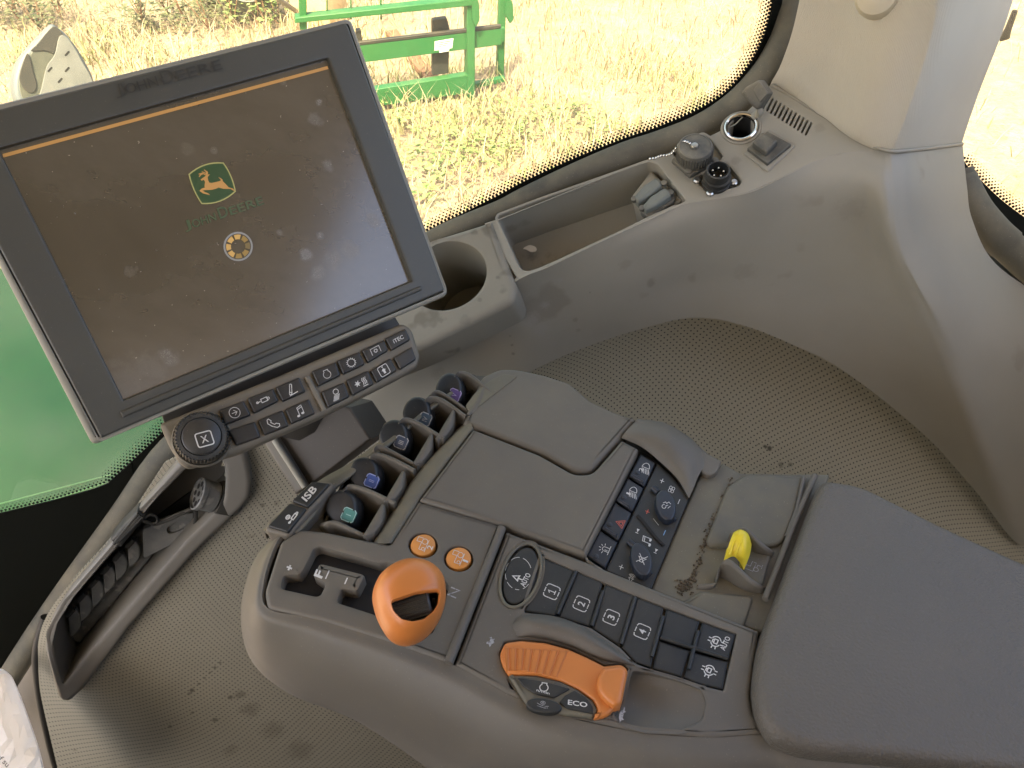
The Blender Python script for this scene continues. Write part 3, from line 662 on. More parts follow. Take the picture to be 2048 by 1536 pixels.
mk('bead_chain', bm, M['chrome'], cc, kind='stuff')
for q in ((1376, 343), (1430, 321)): lathe('screw', PF.hit(*q, .002), nU, [(.0035, 0), (.0032, .0012), (.002, .0018), (0, .0019)], M['socket'], cc, 16)
# open pin connector
PN = Pl.thru(nU, 1435, 362, tC(1435, 362)+.004); c = PN.hit(1432, 368); pc = thing('pin_connector', 'open round pin connector with steel screws', 'connector', c)
nn = Vector(nU)
bm = bmesh.new(); add_lathe(bm, c, nn, [(.0135, -.002), (.0135, .004), (.0122, .0045), (.0122, .0065), (.0130, .007), (.0130, .010), (.0112, .0105), (.0112, .019), (.0104, .0196), (.0094, .0194), (.0092, .008), (0, .008)], 40); mk('shell', bm, M['black'], pc)
_, e1, e2 = frame_of(nn)
for k in range(5):
    a = k*1.2566+.4; q = c+(e1*math.cos(a)+e2*math.sin(a))*.0052; bm = bmesh.new(); add_tube(bm, [q+nn*.008, q+nn*.0165], .0009, 8); mk('pin', bm, M['chrome'], pc)
for q in ((1394, 361), (1420, 386), (1468, 365)): lathe('screw', PN.hit(*q, .0015), nn, [(.0037, -.001), (.0036, .001), (.0024, .0021), (0, .0023)], M['steel'], pc, 16)
# square switch
c = PC_.hit(1538, 296); sw = thing('square_switch', 'dusty square rocker switch below the vent slots', 'switch', c)
slab('surround', rp([(1488, 306, 4), (1537, 258, 4), (1592, 290, 4), (1536, 343, 5)], 3), PC_, M['trim'], sw, .0022, .004, .0016)
slab('plate', rp([(1494, 296, 2), (1535, 262, 2), (1583, 288, 2), (1535, 327, 2)], 2), PC_.up(.0022), M['socket'], sw, .004, .005, .001)
slab('rocker', rp([(1504, 284, 3), (1524, 263, 3), (1556, 280, 3), (1533, 304, 3)], 3), PC_.up(.006), M['socket'], sw, .008, .009, .0022)
# twin rubber dust caps
PU = PC_.up(-.010); c = PU.hit(1310, 396); us = thing('twin_outlet', 'double outlet with two grey rubber covers in the tray end', 'socket', c)
slab('outlet_base', cr([(1289, 430), (1280, 418), (1296, 400), (1335, 375), (1349, 386), (1348, 402), (1325, 418), (1302, 433)], 4, True), PU, M['socket'], us, .004, .008, .002)
for pts, lb in (([(1266, 394, 4), (1284, 372), (1310, 354, 4), (1322, 360), (1324, 370), (1296, 392), (1276, 404, 3)], None), ([(1283, 412, 4), (1300, 392), (1328, 374, 4), (1340, 380), (1342, 390), (1310, 412), (1290, 420, 3)], None)):
    slab('rubber_cover', rp(pts, 3), PU, M['greyplug'], us, .012, .012, .003)
for q in ((1268, 399), (1284, 417), (1328, 367), (1342, 386)): lathe('hinge_pin', PU.hit(*q, .009), nC, [(0, -.002), (.0028, -.002), (.0028, .002), (0, .0022)], M['socket'], us, 12)

# ---- perforated wall panels
pr = thing('perforated_side_panel', 'perforated vinyl side panel beyond the armrest, below the beige console', 'panel', at(1500, 800, .93))
PR = [[(960, 700, .885), (1040, 722, .885), (1142, 681, .87), (1260, 636, .86), (1380, 609, .853), (1484, 623, .85), (1588, 664, .852), (1690, 716, .86), (1797, 790, .87), (1892, 878, .88), (1990, 980, .89), (2080, 1075, .90)],
      [(940, 790, .915), (1040, 790, .915), (1142, 760, .905), (1260, 725, .90), (1370, 715, .90), (1470, 735, .90), (1570, 780, .90), (1665, 835, .90), (1765, 900, .90), (1860, 970, .90), (1960, 1060, .90), (2060, 1140, .90)],
      [(960, 900, .95), (1050, 890, .95), (1150, 870, .945), (1260, 850, .94), (1360, 850, .935), (1450, 870, .93), (1550, 910, .925), (1640, 960, .92), (1740, 1010, .915), (1840, 1080, .91), (1940, 1150, .905), (2060, 1230, .90)],
      [(1000, 1050, .99), (1080, 1040, .99), (1160, 1030, .985), (1260, 1010, .98), (1350, 1010, .975), (1440, 1030, .97), (1540, 1060, .96), (1630, 1100, .955), (1720, 1150, .945), (1820, 1200, .935), (1920, 1260, .925), (2060, 1330, .915)]]
patch('perforated_skin', [[at(*q) for q in r] for r in PR], M['perf'], pr, 6, 8, .003, uv=True)

nW = (.25, -.90, .36); PW = Pl(nW, -.825/math.sqrt(.0625+.81+.1296)); PW = Pl.thru(nW, 350, 1300, .95)
def tW(x, y): return PW.k/PW.n.dot(ray(x, y))
pl_ = thing('perforated_front_panel', 'pale perforated wall panel below the monitor, sloping to the floor', 'panel', at(350, 1300, .95))
G = [[(330, 925), (420, 880), (520, 850), (640, 820), (820, 830), (960, 840)], [(248, 1046), (350, 1030), (470, 1015), (600, 990), (790, 990), (950, 990)], [(150, 1155), (270, 1175), (420, 1180), (560, 1160), (760, 1150), (940, 1140)], [(92, 1234), (215, 1285), (390, 1310), (540, 1300), (760, 1290), (980, 1290)], [(75, 1300), (200, 1375), (390, 1420), (560, 1420), (800, 1420), (1040, 1420)], [(79, 1378), (220, 1455), (420, 1520), (610, 1525), (860, 1520), (1100, 1520)], [(118, 1550), (270, 1600), (470, 1650), (680, 1650), (930, 1640), (1200, 1640)]]
Dp = [.0, .0, .0, .012, .02, .02, .015]
skin = patch('perforated_skin', [[at(x, y, tW(x, y)+(Dp[i] if j == 0 else 0)) for j, (x, y) in enumerate(r)] for i, r in enumerate(G)], M['perf2'], pl_, 8, 7, .003, uv=True)
EDG = [(92, 1234), (75, 1300), (79, 1378), (97, 1470), (118, 1550)]
tube('edge_roll', [at(x, y, tW(x, y)+.026) for x, y in EDG], .006, M['perf2'], pl_, 12, smooth=4)
patch('dark_return', [[at(x, y, 1.06) for x, y in ((98, 1225), (72, 1300), (76, 1378), (95, 1470), (118, 1560))], [at(x, y, 1.10) for x, y in ((40, 1330), (20, 1380), (20, 1440), (20, 1500), (20, 1580))], [at(x, y, 1.14) for x, y in ((-30, 1390), (-60, 1420), (-90, 1480), (-110, 1560), (-120, 1700))]], M['console_dark'], pl_, 4, 4, .004)

# ---- connector bin let into the front panel
bn = thing('connector_bin', 'grey moulded bin full of connector covers on the perforated front panel', 'bin', PW.hit(120, 1405))
outer = rp([(440, 870), (487, 885), (503, 954, 20), (501, 997, 18), (480, 1021), (397, 1100), (265, 1249), (166, 1381), (138, 1406, 8), (117, 1403, 10), (105, 1362), (88, 1297, 12), (101, 1243), (137, 1186), (232, 1073), (356, 924)], 6)
inner = rp([(432, 905), (449, 930), (451, 965, 12), (448, 1000, 10), (431, 1023), (373, 1079), (150, 1338), (126, 1370, 6), (112, 1320), (103, 1268, 8), (137, 1207), (232, 1098), (290, 1023), (375, 935)], 4)
cut_out(skin, off2(inner if area2(inner) > 0 else inner[::-1], -9))
slab('frame', outer, PW, M['bin'], bn, .016, .022, .006, holes=[(inner, .085, True, .003)], seg=4)
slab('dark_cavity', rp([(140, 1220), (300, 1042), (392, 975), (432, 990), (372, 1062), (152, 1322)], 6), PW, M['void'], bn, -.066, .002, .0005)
slab('cover_shelf', rp([(130, 1222), (232, 1112), (292, 1050), (330, 1052), (300, 1120), (160, 1290), (140, 1280)], 5), PW, M['gunmetal'], bn, -.045, .018, .004)
for k in range(6):
    cx, cy = [(267, 1108), (241, 1134), (218, 1160), (194, 1187), (170, 1216), (149, 1247)][k]
    ofs = [(-13, -13), (2, -28), (13, -12), (13, 8), (2, 22), (-9, 29), (-11, 8)]
    f = slab('connector_cover', rp([(cx+a*1.02, cy+b) for a, b in ofs], 4), Pl(PW.n+Vector((-.10, -.02, .12)), 0) if 0 else PW, M['gunmetal'], bn, -.028+.0008*k, .010, .0018)
    tube('cover_hinge', [PW.hit(cx-13, cy-15, -.027), PW.hit(cx+1, cy-30, -.027)], .0035, M['black'], f, 8)
    text('moulded_lettering', PW.up(-.028+.0008*k), '12V', (cx+1, cy-2), (5, -6), (-5, -5), M['gunmetal'], f, .0006, .0005) if 0 else None
slab('cover_bracket', rp([(284, 1060, 4), (330, 1038), (388, 1025, 4), (386, 1064, 5), (340, 1092), (287, 1118, 5)], 4), PW, M['gunmetal'], bn, -.024, .006, .0015, holes=[(rp([(333, 1058), (352, 1044), (378, 1044), (372, 1056), (350, 1066), (336, 1068)], 5), .004, True, .0008)])
# round multi pin connector
vd = ray(395, 987).normalized(); upc = Vector((0, .7071, .7071)); axc = (-vd*.55+(Vector((1, 0, 0))*-.95+upc*.22)*.83).normalized()
c = PW.hit(395, 987, .004); rc = thing('round_connector', 'black round multi hole connector hanging in the grey bin', 'connector', c)
rr = 33*tW(395, 987)/F
lathe('socket_body', c, axc, [(rr*.80, -.05), (rr*.82, -.022), (rr*.93, -.020), (rr*.93, -.006), (rr, -.005), (rr*1.0, .0), (rr*.90, .001), (rr*.88, -.002), (0, -.002)], M['gunmetal'], rc, 36)
_, e1, e2 = frame_of(axc)
for k in range(9):
    a = k*2*math.pi/8; q = c+(e1*math.cos(a)+e2*math.sin(a))*(rr*.60 if k < 8 else 0)-axc*.0015
    lathe('contact_hole', q, axc, [(rr*.17, 0), (rr*.17, .0003), (0, .0004)], M['void'], rc, 12)
lathe('hex_nut', c-axc*.022, axc, [(0, -.020), (rr*1.15, -.020), (rr*1.2, -.016), (rr*1.2, -.004), (rr*1.15, 0), (0, 0)], M['black'], rc, 6, ang=20)
# ribbed plug on a cord
c = PW.hit(254, 1068, .012); rb = thing('ribbed_plug', 'dark ribbed plug on a black cord in the bin', 'plug', c)
slab('plug_body', rp([(219, 1082, 3), (238, 1058), (274, 1022, 3), (292, 1034, 3), (262, 1070), (241, 1097, 3)], 3), PW, M['black'], rb, .020, .022, .004)
for k in range(3):
    a, b = (231+k*6, 1090-k*3.5), (280+k*4.5, 1027+k*3.2); tube('rib', [PW.hit(a[0]-4, a[1]-2, .020), PW.hit(b[0]-4, b[1], .020)], .0016, M['black'], rb, 6)
tube('cord', [PW.hit(*q) for q in ((284, 1040, .012), (297, 1044, .01), (312, 1048, .004), (345, 1036, .004), (384, 1018, .004), (392, 1030, -.004), (388, 1060, -.012))], .0024, M['black'], rb, 8, smooth=5)
tube('cord', [PW.hit(*q) for q in ((290, 1036, .014), (300, 1029, .014), (313, 1034, .012), (314, 1044, .01), (302, 1046, .01), (288, 1040, .012))], .0014, M['black'], rb, 8, smooth=5, label='thin wire loop')
tube('cord', [PW.hit(*q) for q in ((312, 1046, .006), (350, 1030, .006), (380, 1018, .004))], .0018, M['black'], rb, 8, smooth=5)

# ---- paper bag at the lower left
rows = []; rg = np.random.default_rng(11)
OUT = cr([(1340, 4), (1352, 20), (1386, 35), (1428, 51), (1475, 67), (1512, 78), (1560, 86), (1640, 94)], 2)
for i, (y, b) in enumerate(OUT):
    r = []
    for j in range(10):
        f = j/9; jt = (0 < j < 9)
        r.append(at(-60+(b+60)*f+rg.normal(0, 2.2)*jt, y+rg.normal(0, 2.2)*jt, .80+.03*f**3+.02*(i == 0)+rg.normal(0, .0011)*jt))
    r.append(at(b+3, y+4, .90)); rows.append(r)
bm = bmesh.new(); quadgrid(bm, rows); bmesh.ops.triangulate(bm, faces=bm.faces[:], quad_method='SHORT_EDGE'); bm.normal_update()
bmesh.ops.solidify(bm, geom=bm.faces[:], thickness=.001); o = mk('paper_bag', bm, M['bag'], None, 16)
settle(o); prop(o, 'crumpled white paper bag in the lower left corner', 'bag')
bgp = Pl.thru(-ray(10, 1515), 10, 1515, .775)
text('bag_print', bgp, 'of su', (6, 1520), (11, 11), (4, -4), mat('grey_ink', (.12, .12, .13), .7), o, .0002)
o.children[0].matrix_parent_inverse = Matrix.Translation(-o.location)

# stains, scuffs and drips where the photograph has them
def on_front(x, y):
    h = [o for o in COL.objects if o.name == 'front_face'][0]; global _bf
    if '_bf' not in globals(): _bf = BVHTree.FromPolygons([v.co for v in h.data.vertices], [tuple(p.vertices) for p in h.data.polygons])
    r = _bf.ray_cast(EYE, ray(x, y).normalized()); return r[0] or at(x, y, .8)
px = .8/F
blotch(M['trim'], [(on_front(x, y), r*px, k) for x, y, r, k in ((1060, 640, 26, .8), (1010, 655, 24, .8), (1090, 610, 14, .7), (950, 668, 20, .6), (1080, 660, 22, .7), (1035, 590, 12, .7), (1120, 560, 7, .6), (1000, 620, 10, .6))], (.275, .262, .225), .9, 420)
blotch(M['trim'], [(on_front(x, y), r*px, k) for x, y, r, k in ((1303, 566, 13, .45), (1385, 555, 14, .3), (1020, 672, 4, .5), (1024, 690, 4, .6), (1027, 708, 6, .7), (1150, 640, 8, .35), (1157, 660, 7, .3), (1250, 530, 16, .25), (1490, 545, 26, .22), (1700, 420, 30, .2), (1180, 585, 3, .5), (875, 745, 18, .3), (880, 790, 12, .3))]+[(PC_.hit(x, y, -.055), r*px, k) for x, y, r, k in ((1060, 505, 22, .55), (1100, 508, 20, .5), (1085, 525, 16, .6), (1135, 500, 16, .5), (1040, 515, 12, .5), (1170, 480, 12, .4))]+[(PC_.hit(x, y, -.03), r*px, k) for x, y, r, k in ((1020, 455, 18, .45), (1035, 480, 20, .5), (1118, 440, 6, .6), (1122, 462, 8, .6), (1160, 435, 5, .6), (1168, 470, 8, .6), (1050, 450, 14, .35), (1230, 420, 14, .3))]+[(PC_.hit(x, y), r*px, k) for x, y, r, k in ((1472, 320, 12, .35), (1640, 255, 12, .25), (1500, 290, 8, .3), (1320, 360, 8, .4))], (.135, .118, .092), .7, 120)
blotch(M['trim_in'], [(PC_.hit(x, y, .003), r*px, k) for x, y, r, k in ((950, 465, 10, .6), (995, 555, 5, .6), (880, 640, 9, .5), (960, 600, 5, .5), (870, 480, 9, .4), (930, 640, 14, .3))], (.12, .11, .085), .7, 150)
prt = [(x, y, r, k) for x, y, r, k in ((1455, 887, 4, .9), (1468, 889, 5, .9), (1482, 893, 6, .95), (1500, 884, 3.5, .8), (1515, 890, 3, .8), (1530, 893, 5, .9), (1540, 896, 6, .95), (1545, 938, 9, .7), (1562, 932, 8, .7), (1580, 928, 6, .6), (1640, 935, 4, .5))]
blotch(M['perf'], [(at(x, y, .925), r*px*1.3, k) for x, y, r, k in prt], (.05, .045, .03), .8, 200)
blotch(M['perf2'], [(at(x, y, tW(x, y)), r*px*1.2, k) for x, y, r, k in ((420, 1345, 4, .8), (430, 1335, 4, .8), (440, 1325, 4, .8), (410, 1356, 4, .8), (398, 1368, 4, .8), (385, 1380, 7, .9), (378, 1388, 6, .8), (480, 1390, 16, .5), (500, 1420, 26, .4), (460, 1395, 7, .8), (545, 1460, 34, .35), (430, 1440, 8, .7), (385, 1425, 5, .8), (340, 1452, 6, .7), (600, 1500, 40, .35), (515, 970, 4, .7), (525, 1010, 6, .7), (500, 1035, 4, .6), (300, 1506, 5, .6), (460, 1500, 20, .3))], (.075, .068, .05), .8, 170)
# ================================================================ icons in [-1,1] units: (strokes, fills)
CYL = ([[(-.9, -.0), (-.35, -.0)], arc(-.93, 0, .13, n=10), [(-.3, -.28), (.62, -.28), (.62, .28), (-.3, .28), (-.3, -.28)], arc(.8, 0, .17, n=10)], [])
def gear(n=14, r=.62, t=.2): return ([arc(0, 0, r, n=28)]+[[(r*math.cos(a), r*math.sin(a)), ((r+t)*math.cos(a), (r+t)*math.sin(a))] for a in [2*math.pi*k/n for k in range(n)]], [])
ICON = {
 'arrow': ([arc(0, 0, .95), [(-.5, 0), (.35, 0)], [(-.05, .48), (.45, 0), (-.05, -.48)]], []),
 'cyl': CYL,
 'ramp': ([[(-.5, -.62), (.1, .72)], [(-.12, -.72), (.38, .55)], arc(.24, .66, .18, -60, 150, 8), arc(-.32, -.62, .2, n=10), [(-.6, -.95), (.9, -.75)]], []),
 'phone': ([[(-.75, .75), (-.5, .85), (-.2, .45), (-.35, .2), (.1, -.3), (.35, -.2), (.8, -.45), (.72, -.8), (.3, -.9), (-.4, -.4), (-.85, .2), (-.75, .75)]], []),
 'note': ([[(-.32, -.6), (-.32, .75), (.5, .95), (.5, -.4)], [(-.32, .45), (.5, .65)]], [arc(-.52, -.62, .27, n=12, ry=.2)[:-1], arc(.3, -.42, .27, n=12, ry=.2)[:-1]]),
 'engine': ([arc(0, -.2, .72, 125, 415, 22)+[(.42, .72), (-.42, .72), arc(0, -.2, .72, 125, 126, 1)[0]]], []),
 'gear': gear(),
 'pto': ([[(-.95, -.6), (-.95, .7), (.95, .7), (.95, -.6)]]+[[(a*.55, b*.55) for a, b in s] for s in gear(8, .5, .3)[0]], []),
 'light': ([arc(.15, .42, .42, -60, 240, 14)+[arc(.15, .42, .42, -60, -59, 1)[0]]]+[[(-.25+.2*k, -.05), (-.7+.2*k, -.9)] for k in range(5)], []),
 'snow': ([[(a*.48-.48, b*.48) for a, b in s] for s in ([[(0, 0), (.95*math.cos(k*1.047), .95*math.sin(k*1.047))] for k in range(6)]+[arc(0, 0, .45, n=12)])]+[[(x, -.55), (x+.1, -.2), (x-.05, .15), (x+.1, .5)] for x in (.35, .6, .85)]+[[(.2, -.75), (1, -.75)]], []),
 'home': ([sq(.95, .35)], [[(-.2, -.6), (.2, -.6), (.2, 0), (.45, 0), (0, .42), (-.45, 0), (-.2, 0)], arc(0, .68, .13, n=10)[:-1]]),
 'beam': ([[(.05, .6), (.05, -.6)]+arc(.05, 0, .85, -90, 90, 12, .6)]+[[(-.12, .52-.26*k), (-.98, .22-.30*k)] for k in range(5)], []),
 'hazard': ([[(-.95, -.75), (.95, -.75), (0, .9), (-.95, -.75)], [(-.5, -.48), (.5, -.48), (0, .36), (-.5, -.48)]], []),
 'beacon': ([[(-.9, -.75), (.9, -.75)], [(-.4, -.75), (-.4, .1)]+arc(0, .1, .4, 180, 0, 8)+[(.4, -.75)], [(-.15, -.5), (-.15, .05)]]+[[(.62*math.cos(a), .15+.62*math.sin(a)), (1.0*math.cos(a), .15+1.0*math.sin(a))] for a in [R(q) for q in (10, 50, 90, 130, 170)]], []),
 'fan': ([[(.5*math.cos(R(a))+.42*math.cos(R(b)), .5*math.sin(R(a))+.42*math.sin(R(b))*.8) for b in range(0, 361, 36)] for a in (45, 135, 225, 315)], []),
 'face': ([arc(-.45, .35, .4, 0, 300, 10), [(.1, .8), (.5, .4), (.3, .1), (.75, -.2), (.5, -.7)], [(-.2, .1), (.1, -.3)], [(-.5, -.5), (.1, -.8)]], []),
 'mute': ([[(-.6, -.3), (-.2, -.3), (.3, -.8), (.3, .8), (-.2, .3), (-.6, .3), (-.6, -.3)], [(-.9, -.9), (.9, .9)], [(-.9, .9), (.9, -.9)]], []),
 'waves': ([[(-.8, -.25), (-.5, -.25), (-.1, -.6), (-.1, .6), (-.5, .25), (-.8, .25), (-.8, -.25)]]+[arc(-.2, 0, r, -50, 50, 8) for r in (.45, .75, 1.05)], []),
 'plus': ([[(-1, 0), (1, 0)], [(0, -1), (0, 1)]], []), 'minus': ([[(-1, 0), (1, 0)]], []),
 'next': ([[(-.8, .6), (-.8, -.6)]], [[(-.5, 0), (.8, .6), (.8, -.6)]]),
 'tractor': ([arc(.55, -.35, .42, n=14), arc(-.6, -.5, .24, n=10), [(.3, .1), (-.85, .1), (-.85, -.3)], [(.3, .1), (.2, .85), (.9, .85), (.95, .0)], [(-1, -.85), (1, -.85)]], []),
 'wheel': ([[(0, .9), (-.45, -.15), (.0, -.05), (.45, -.15), (0, .9)], [(0, -.05), (0, -.9)]], []),
 'oil': ([arc(.0, .45, .38, n=12), [(-.2, .45), (.2, .45)], [(0, .2), (0, .7)], [(-.95, .2), (-.5, -.15), (.4, -.35), (.95, -.2)], [(-.95, -.5), (.3, -.8), (.8, -.65)]], []),
 'diff': ([arc(0, 0, .62, -65, 65, 8), arc(0, 0, .62, 115, 245, 8), sq(.26, .1, .22), [(-.14, .22), (-.14, .42), (.14, .42), (.14, .22)], [(-.2, .62), (-.2, 1)], [(.2, .62), (.2, 1)], [(-.2, -.62), (-.2, -1)], [(.2, -.62), (.2, -1)], [(-.95, .25), (-.6, .2)], [(-.95, -.25), (-.6, -.2)]], []),
 'lockcyl': ([[(a*.9+.1, b*.8-.3) for a, b in s] for s in CYL[0]]+[arc(-.25, .5, .3, n=12), [(-.4, .45), (-.1, .45)], arc(-.25, .6, .14, 0, 180, 6)], []),
 'trailer': ([[(-.9, .9), (-.3, .9), (-.3, .4), (.5, .4), (.5, -.1), (-.9, -.1), (-.9, .9)], arc(-.45, -.35, .3, n=12), [(-.1, -.35), (.3, -.35), (.3, -.9)], [(.0, -.9), (.6, -.9)]], []),
}
def frame4(q):
    q = [np.array(x, float) for x in q]; c = sum(q)/4; r = ((q[1]-q[0])+(q[2]-q[3]))/4; u = ((q[0]-q[3])+(q[1]-q[2]))/4; return c, r, u
def zm(x0, y0, k): return lambda x, y, *r: (x0+x/k, y0+y/k)+r

# ================================================================ monitor
nM = (.452, -.684, .573); PM = Pl(nM, -.547/math.sqrt(.452**2+.684**2+.573**2))
mon = thing('display_monitor', 'large dark touchscreen monitor tilted towards the seat, showing a start-up logo', 'monitor', PM.hit(560, 760, -.03))
slab('grey_rim', rp([(-152, 243, 14), (702, 34, 16), (899, 590, 14), (185, 892, 14)], 10), PM, M['rim'], mon, .0045, .034, .003, holes=[(rp([(-136, 249, 8), (695, 42, 12), (892, 582, 8), (200, 880, 8)], 6), .02, False, .0006)], seg=4)
slab('bezel', rp([(-136, 249, 8), (695, 42, 12), (892, 582, 8), (200, 880, 8)], 6), PM, M['bezel'], mon, .0058, .03, .0015, holes=[(rp([(-4, 297, 3), (657, 115, 5), (825, 562, 2), (247, 801, 2)], 2), .0075, False, .0010)], gap=.0006)
def screen_mat():
    m = bpy.data.materials.new('dusty_lcd_screen'); m.use_nodes = True; t = m.node_tree; L = t.links.new; b = t.nodes['Principled BSDF']
    tc = N(t, 'ShaderNodeTexCoord'); co = tc.outputs['Object']
    n1 = N(t, 'ShaderNodeTexNoise'); n1.inputs['Scale'].default_value = 90; n1.inputs['Detail'].default_value = 6; n1.inputs['Roughness'].default_value = .65; L(co, n1.inputs[0])
    acc = None       # finger marks and wiped dust where the glass was touched
    for x, y, r, k in ((630, 240, 17, .5), (612, 508, 15, .8), (668, 520, 22, .6), (700, 500, 26, .5), (640, 545, 18, .6), (335, 712, 22, .6), (300, 735, 34, .35), (262, 540, 18, .4), (565, 162, 8, .5), (655, 330, 16, .5), (638, 205, 9, .7), (372, 300, 14, .25), (428, 300, 7, .5), (560, 465, 7, .5), (745, 440, 20, .5), (260, 770, 60, .3), (640, 470, 10, .6)):
        p = PM.hit(x, y, 0); R_ = r*.52/F
        vd_ = N(t, 'ShaderNodeVectorMath', operation='DISTANCE'); vd_.inputs[1].default_value = p; L(co, vd_.inputs[0])
        wv = N(t, 'ShaderNodeMath', operation='MULTIPLY_ADD'); wv.inputs[1].default_value = R_*2.2; L(n1.outputs[0], wv.inputs[0]); L(vd_.outputs['Value'], wv.inputs[2])
        ms = N(t, 'ShaderNodeMapRange'); ms.interpolation_type = 'SMOOTHSTEP'; ms.inputs[1].default_value = R_*2.15; ms.inputs[2].default_value = R_*1.55; ms.inputs[4].default_value = k; L(wv.outputs[0], ms.inputs[0])
        if acc is None: acc = ms.outputs[0]
        else:
            mm = N(t, 'ShaderNodeMath', operation='MAXIMUM'); L(acc, mm.inputs[0]); L(ms.outputs[0], mm.inputs[1]); acc = mm.outputs[0]
    n2 = N(t, 'ShaderNodeTexNoise'); n2.inputs['Scale'].default_value = 1500; L(co, n2.inputs[0])
    k = N(t, 'ShaderNodeMath', operation='MULTIPLY'); L(acc, k.inputs[0]); L(n2.outputs[0], k.inputs[1])
    n3 = N(t, 'ShaderNodeTexNoise'); n3.inputs['Scale'].default_value = 420; L(co, n3.inputs[0])
    r3 = N(t, 'ShaderNodeMapRange'); r3.inputs[1].default_value = .74; r3.inputs[2].default_value = .78; L(n3.outputs[0], r3.inputs[0])
    mx = N(t, 'ShaderNodeMath', operation='MAXIMUM'); L(k.outputs[0], mx.inputs[0]); L(r3.outputs[0], mx.inputs[1])
    n4 = N(t, 'ShaderNodeTexNoise'); n4.inputs['Scale'].default_value = 9; n4.inputs['Detail'].default_value = 6; n4.inputs['Roughness'].default_value = .62; mpp = N(t, 'ShaderNodeMapping'); mpp.inputs['Rotation'].default_value = (0, 0, R(35)); mpp.inputs['Scale'].default_value = (.6, 1.8, 1.2); L(co, mpp.inputs[0]); L(mpp.outputs[0], n4.inputs[0])
    film = N(t, 'ShaderNodeMapRange'); film.inputs[1].default_value = .32; film.inputs[2].default_value = .70; film.inputs[3].default_value = .05; film.inputs[4].default_value = .34; L(n4.outputs[0], film.inputs[0])
    ad = N(t, 'ShaderNodeMath', operation='ADD', use_clamp=True); L(film.outputs[0], ad.inputs[0]); L(mx.outputs[0], ad.inputs[1])
    c = N(t, 'ShaderNodeMix', data_type='RGBA'); c.inputs[6].default_value = (.008, .007, .006, 1); c.inputs[7].default_value = (.155, .142, .118, 1); L(ad.outputs[0], c.inputs[0]); L(c.outputs[2], b.inputs['Base Color'])
    rr = N(t, 'ShaderNodeMapRange'); rr.inputs[3].default_value = .16; rr.inputs[4].default_value = .5; L(mx.outputs[0], rr.inputs[0]); L(rr.outputs[0], b.inputs['Roughness'])
    b.inputs['Emission Color'].default_value = (1, .78, .50, 1); b.inputs['Emission Strength'].default_value = .008; b.inputs['IOR'].default_value = 1.5; b.inputs['Specular IOR Level'].default_value = .95
    return m
scr = slab('screen', [(-30, 290), (670, 95), (850, 568), (235, 825)], PM, screen_mat(), mon, 0, .004, .0003)
slab('lower_ledge', rp([(240, 824, 2), (842, 572, 2), (845, 580, 2), (246, 836, 2)], 2), PM, M['bezel'], mon, .0085, .004, .0012)
GO = glow('lit_amber', (1, .52, .16), .048); GG = glow('lit_green', (.10, .20, .075), .022); GY = glow('lit_yellow', (.75, .70, .26), .045); GD = glow('lit_dim_green', (.11, .16, .08), .055)
GR = glow('lit_grey', (.5, .5, .5), .05); GW = glow('lit_gold', (1, .60, .18), .065); GW2 = glow('lit_dim_gold', (.6, .38, .10), .05); GW3 = glow('lit_faint_gold', (.35, .25, .09), .05)
HS = .0012
def onscr(name, fn, m, parent=scr):
    bm = bmesh.new(); fn(bm); orient(bm, PM); me = bpy.data.meshes.new(name); bm.to_mesh(me); bm.free(); return mkm(name, me, m, parent, flat=True)
onscr('amber_line', lambda bm: add_fill(bm, PM, [(5, 308), (655, 132), (657, 138), (7, 315)], HS), GO)
Z = lambda x, y: (320+x/5.12, 280+y/5.12)
def bow(a, b, k):
    a, b = np.array(a, float), np.array(b, float); n = np.array([(b-a)[1], -(b-a)[0]]); return [tuple(a+(b-a)*t+n*k*4*t*(1-t)) for t in np.linspace(0, 1, 9)[:-1]]
sh = bow((298, 352), (648, 236), .11)+bow((648, 236), (770, 525), .06)+bow((770, 525), (428, 650), .11)+bow((428, 650), (298, 352), .05)
sh = [Z(*q) for q in sh]
onscr('emblem_ground', lambda bm: add_fill(bm, PM, sh, HS), GG)
onscr('emblem_outline', lambda bm: add_stroke(bm, PM, sh+[sh[0]], .0008, HS+.0002), GY)
deer = [(415, 405), (425, 416), (450, 408), (462, 430), (455, 470), (460, 488), (430, 495), (404, 520), (440, 547), (512, 564), (500, 549), (455, 530), (438, 515), (470, 513), (530, 510), (570, 500), (600, 486), (650, 500), (720, 500), (768, 526), (748, 498), (702, 484), (676, 455), (642, 421), (640, 405), (618, 388), (595, 378), (622, 405), (622, 416), (595, 425), (530, 440), (506, 437), (494, 415), (488, 378), (512, 352), (490, 352), (470, 368), (440, 386)]
def dr(bm):
    add_fill(bm, PM, [Z(*q) for q in deer], HS+.0003)
    for i, s in enumerate(([(472, 370), (478, 340), (470, 320), (452, 304)], [(474, 345), (455, 335), (428, 325)], [(468, 358), (440, 342), (395, 348)], [(440, 345), (415, 355), (402, 378)], [(482, 352), (488, 335), (478, 318)])): add_stroke(bm, PM, [Z(*q) for q in s], .0006, HS+.0003+i*2e-6)
onscr('leaping_stag', dr, GO)
def word(bm, pieces, h, ext=0, bold=.012):
    for s, c, r, u in pieces: add_text(bm, PM, s, c, r, u, h, ext, bold)
e = np.array([.945, -.30]); 
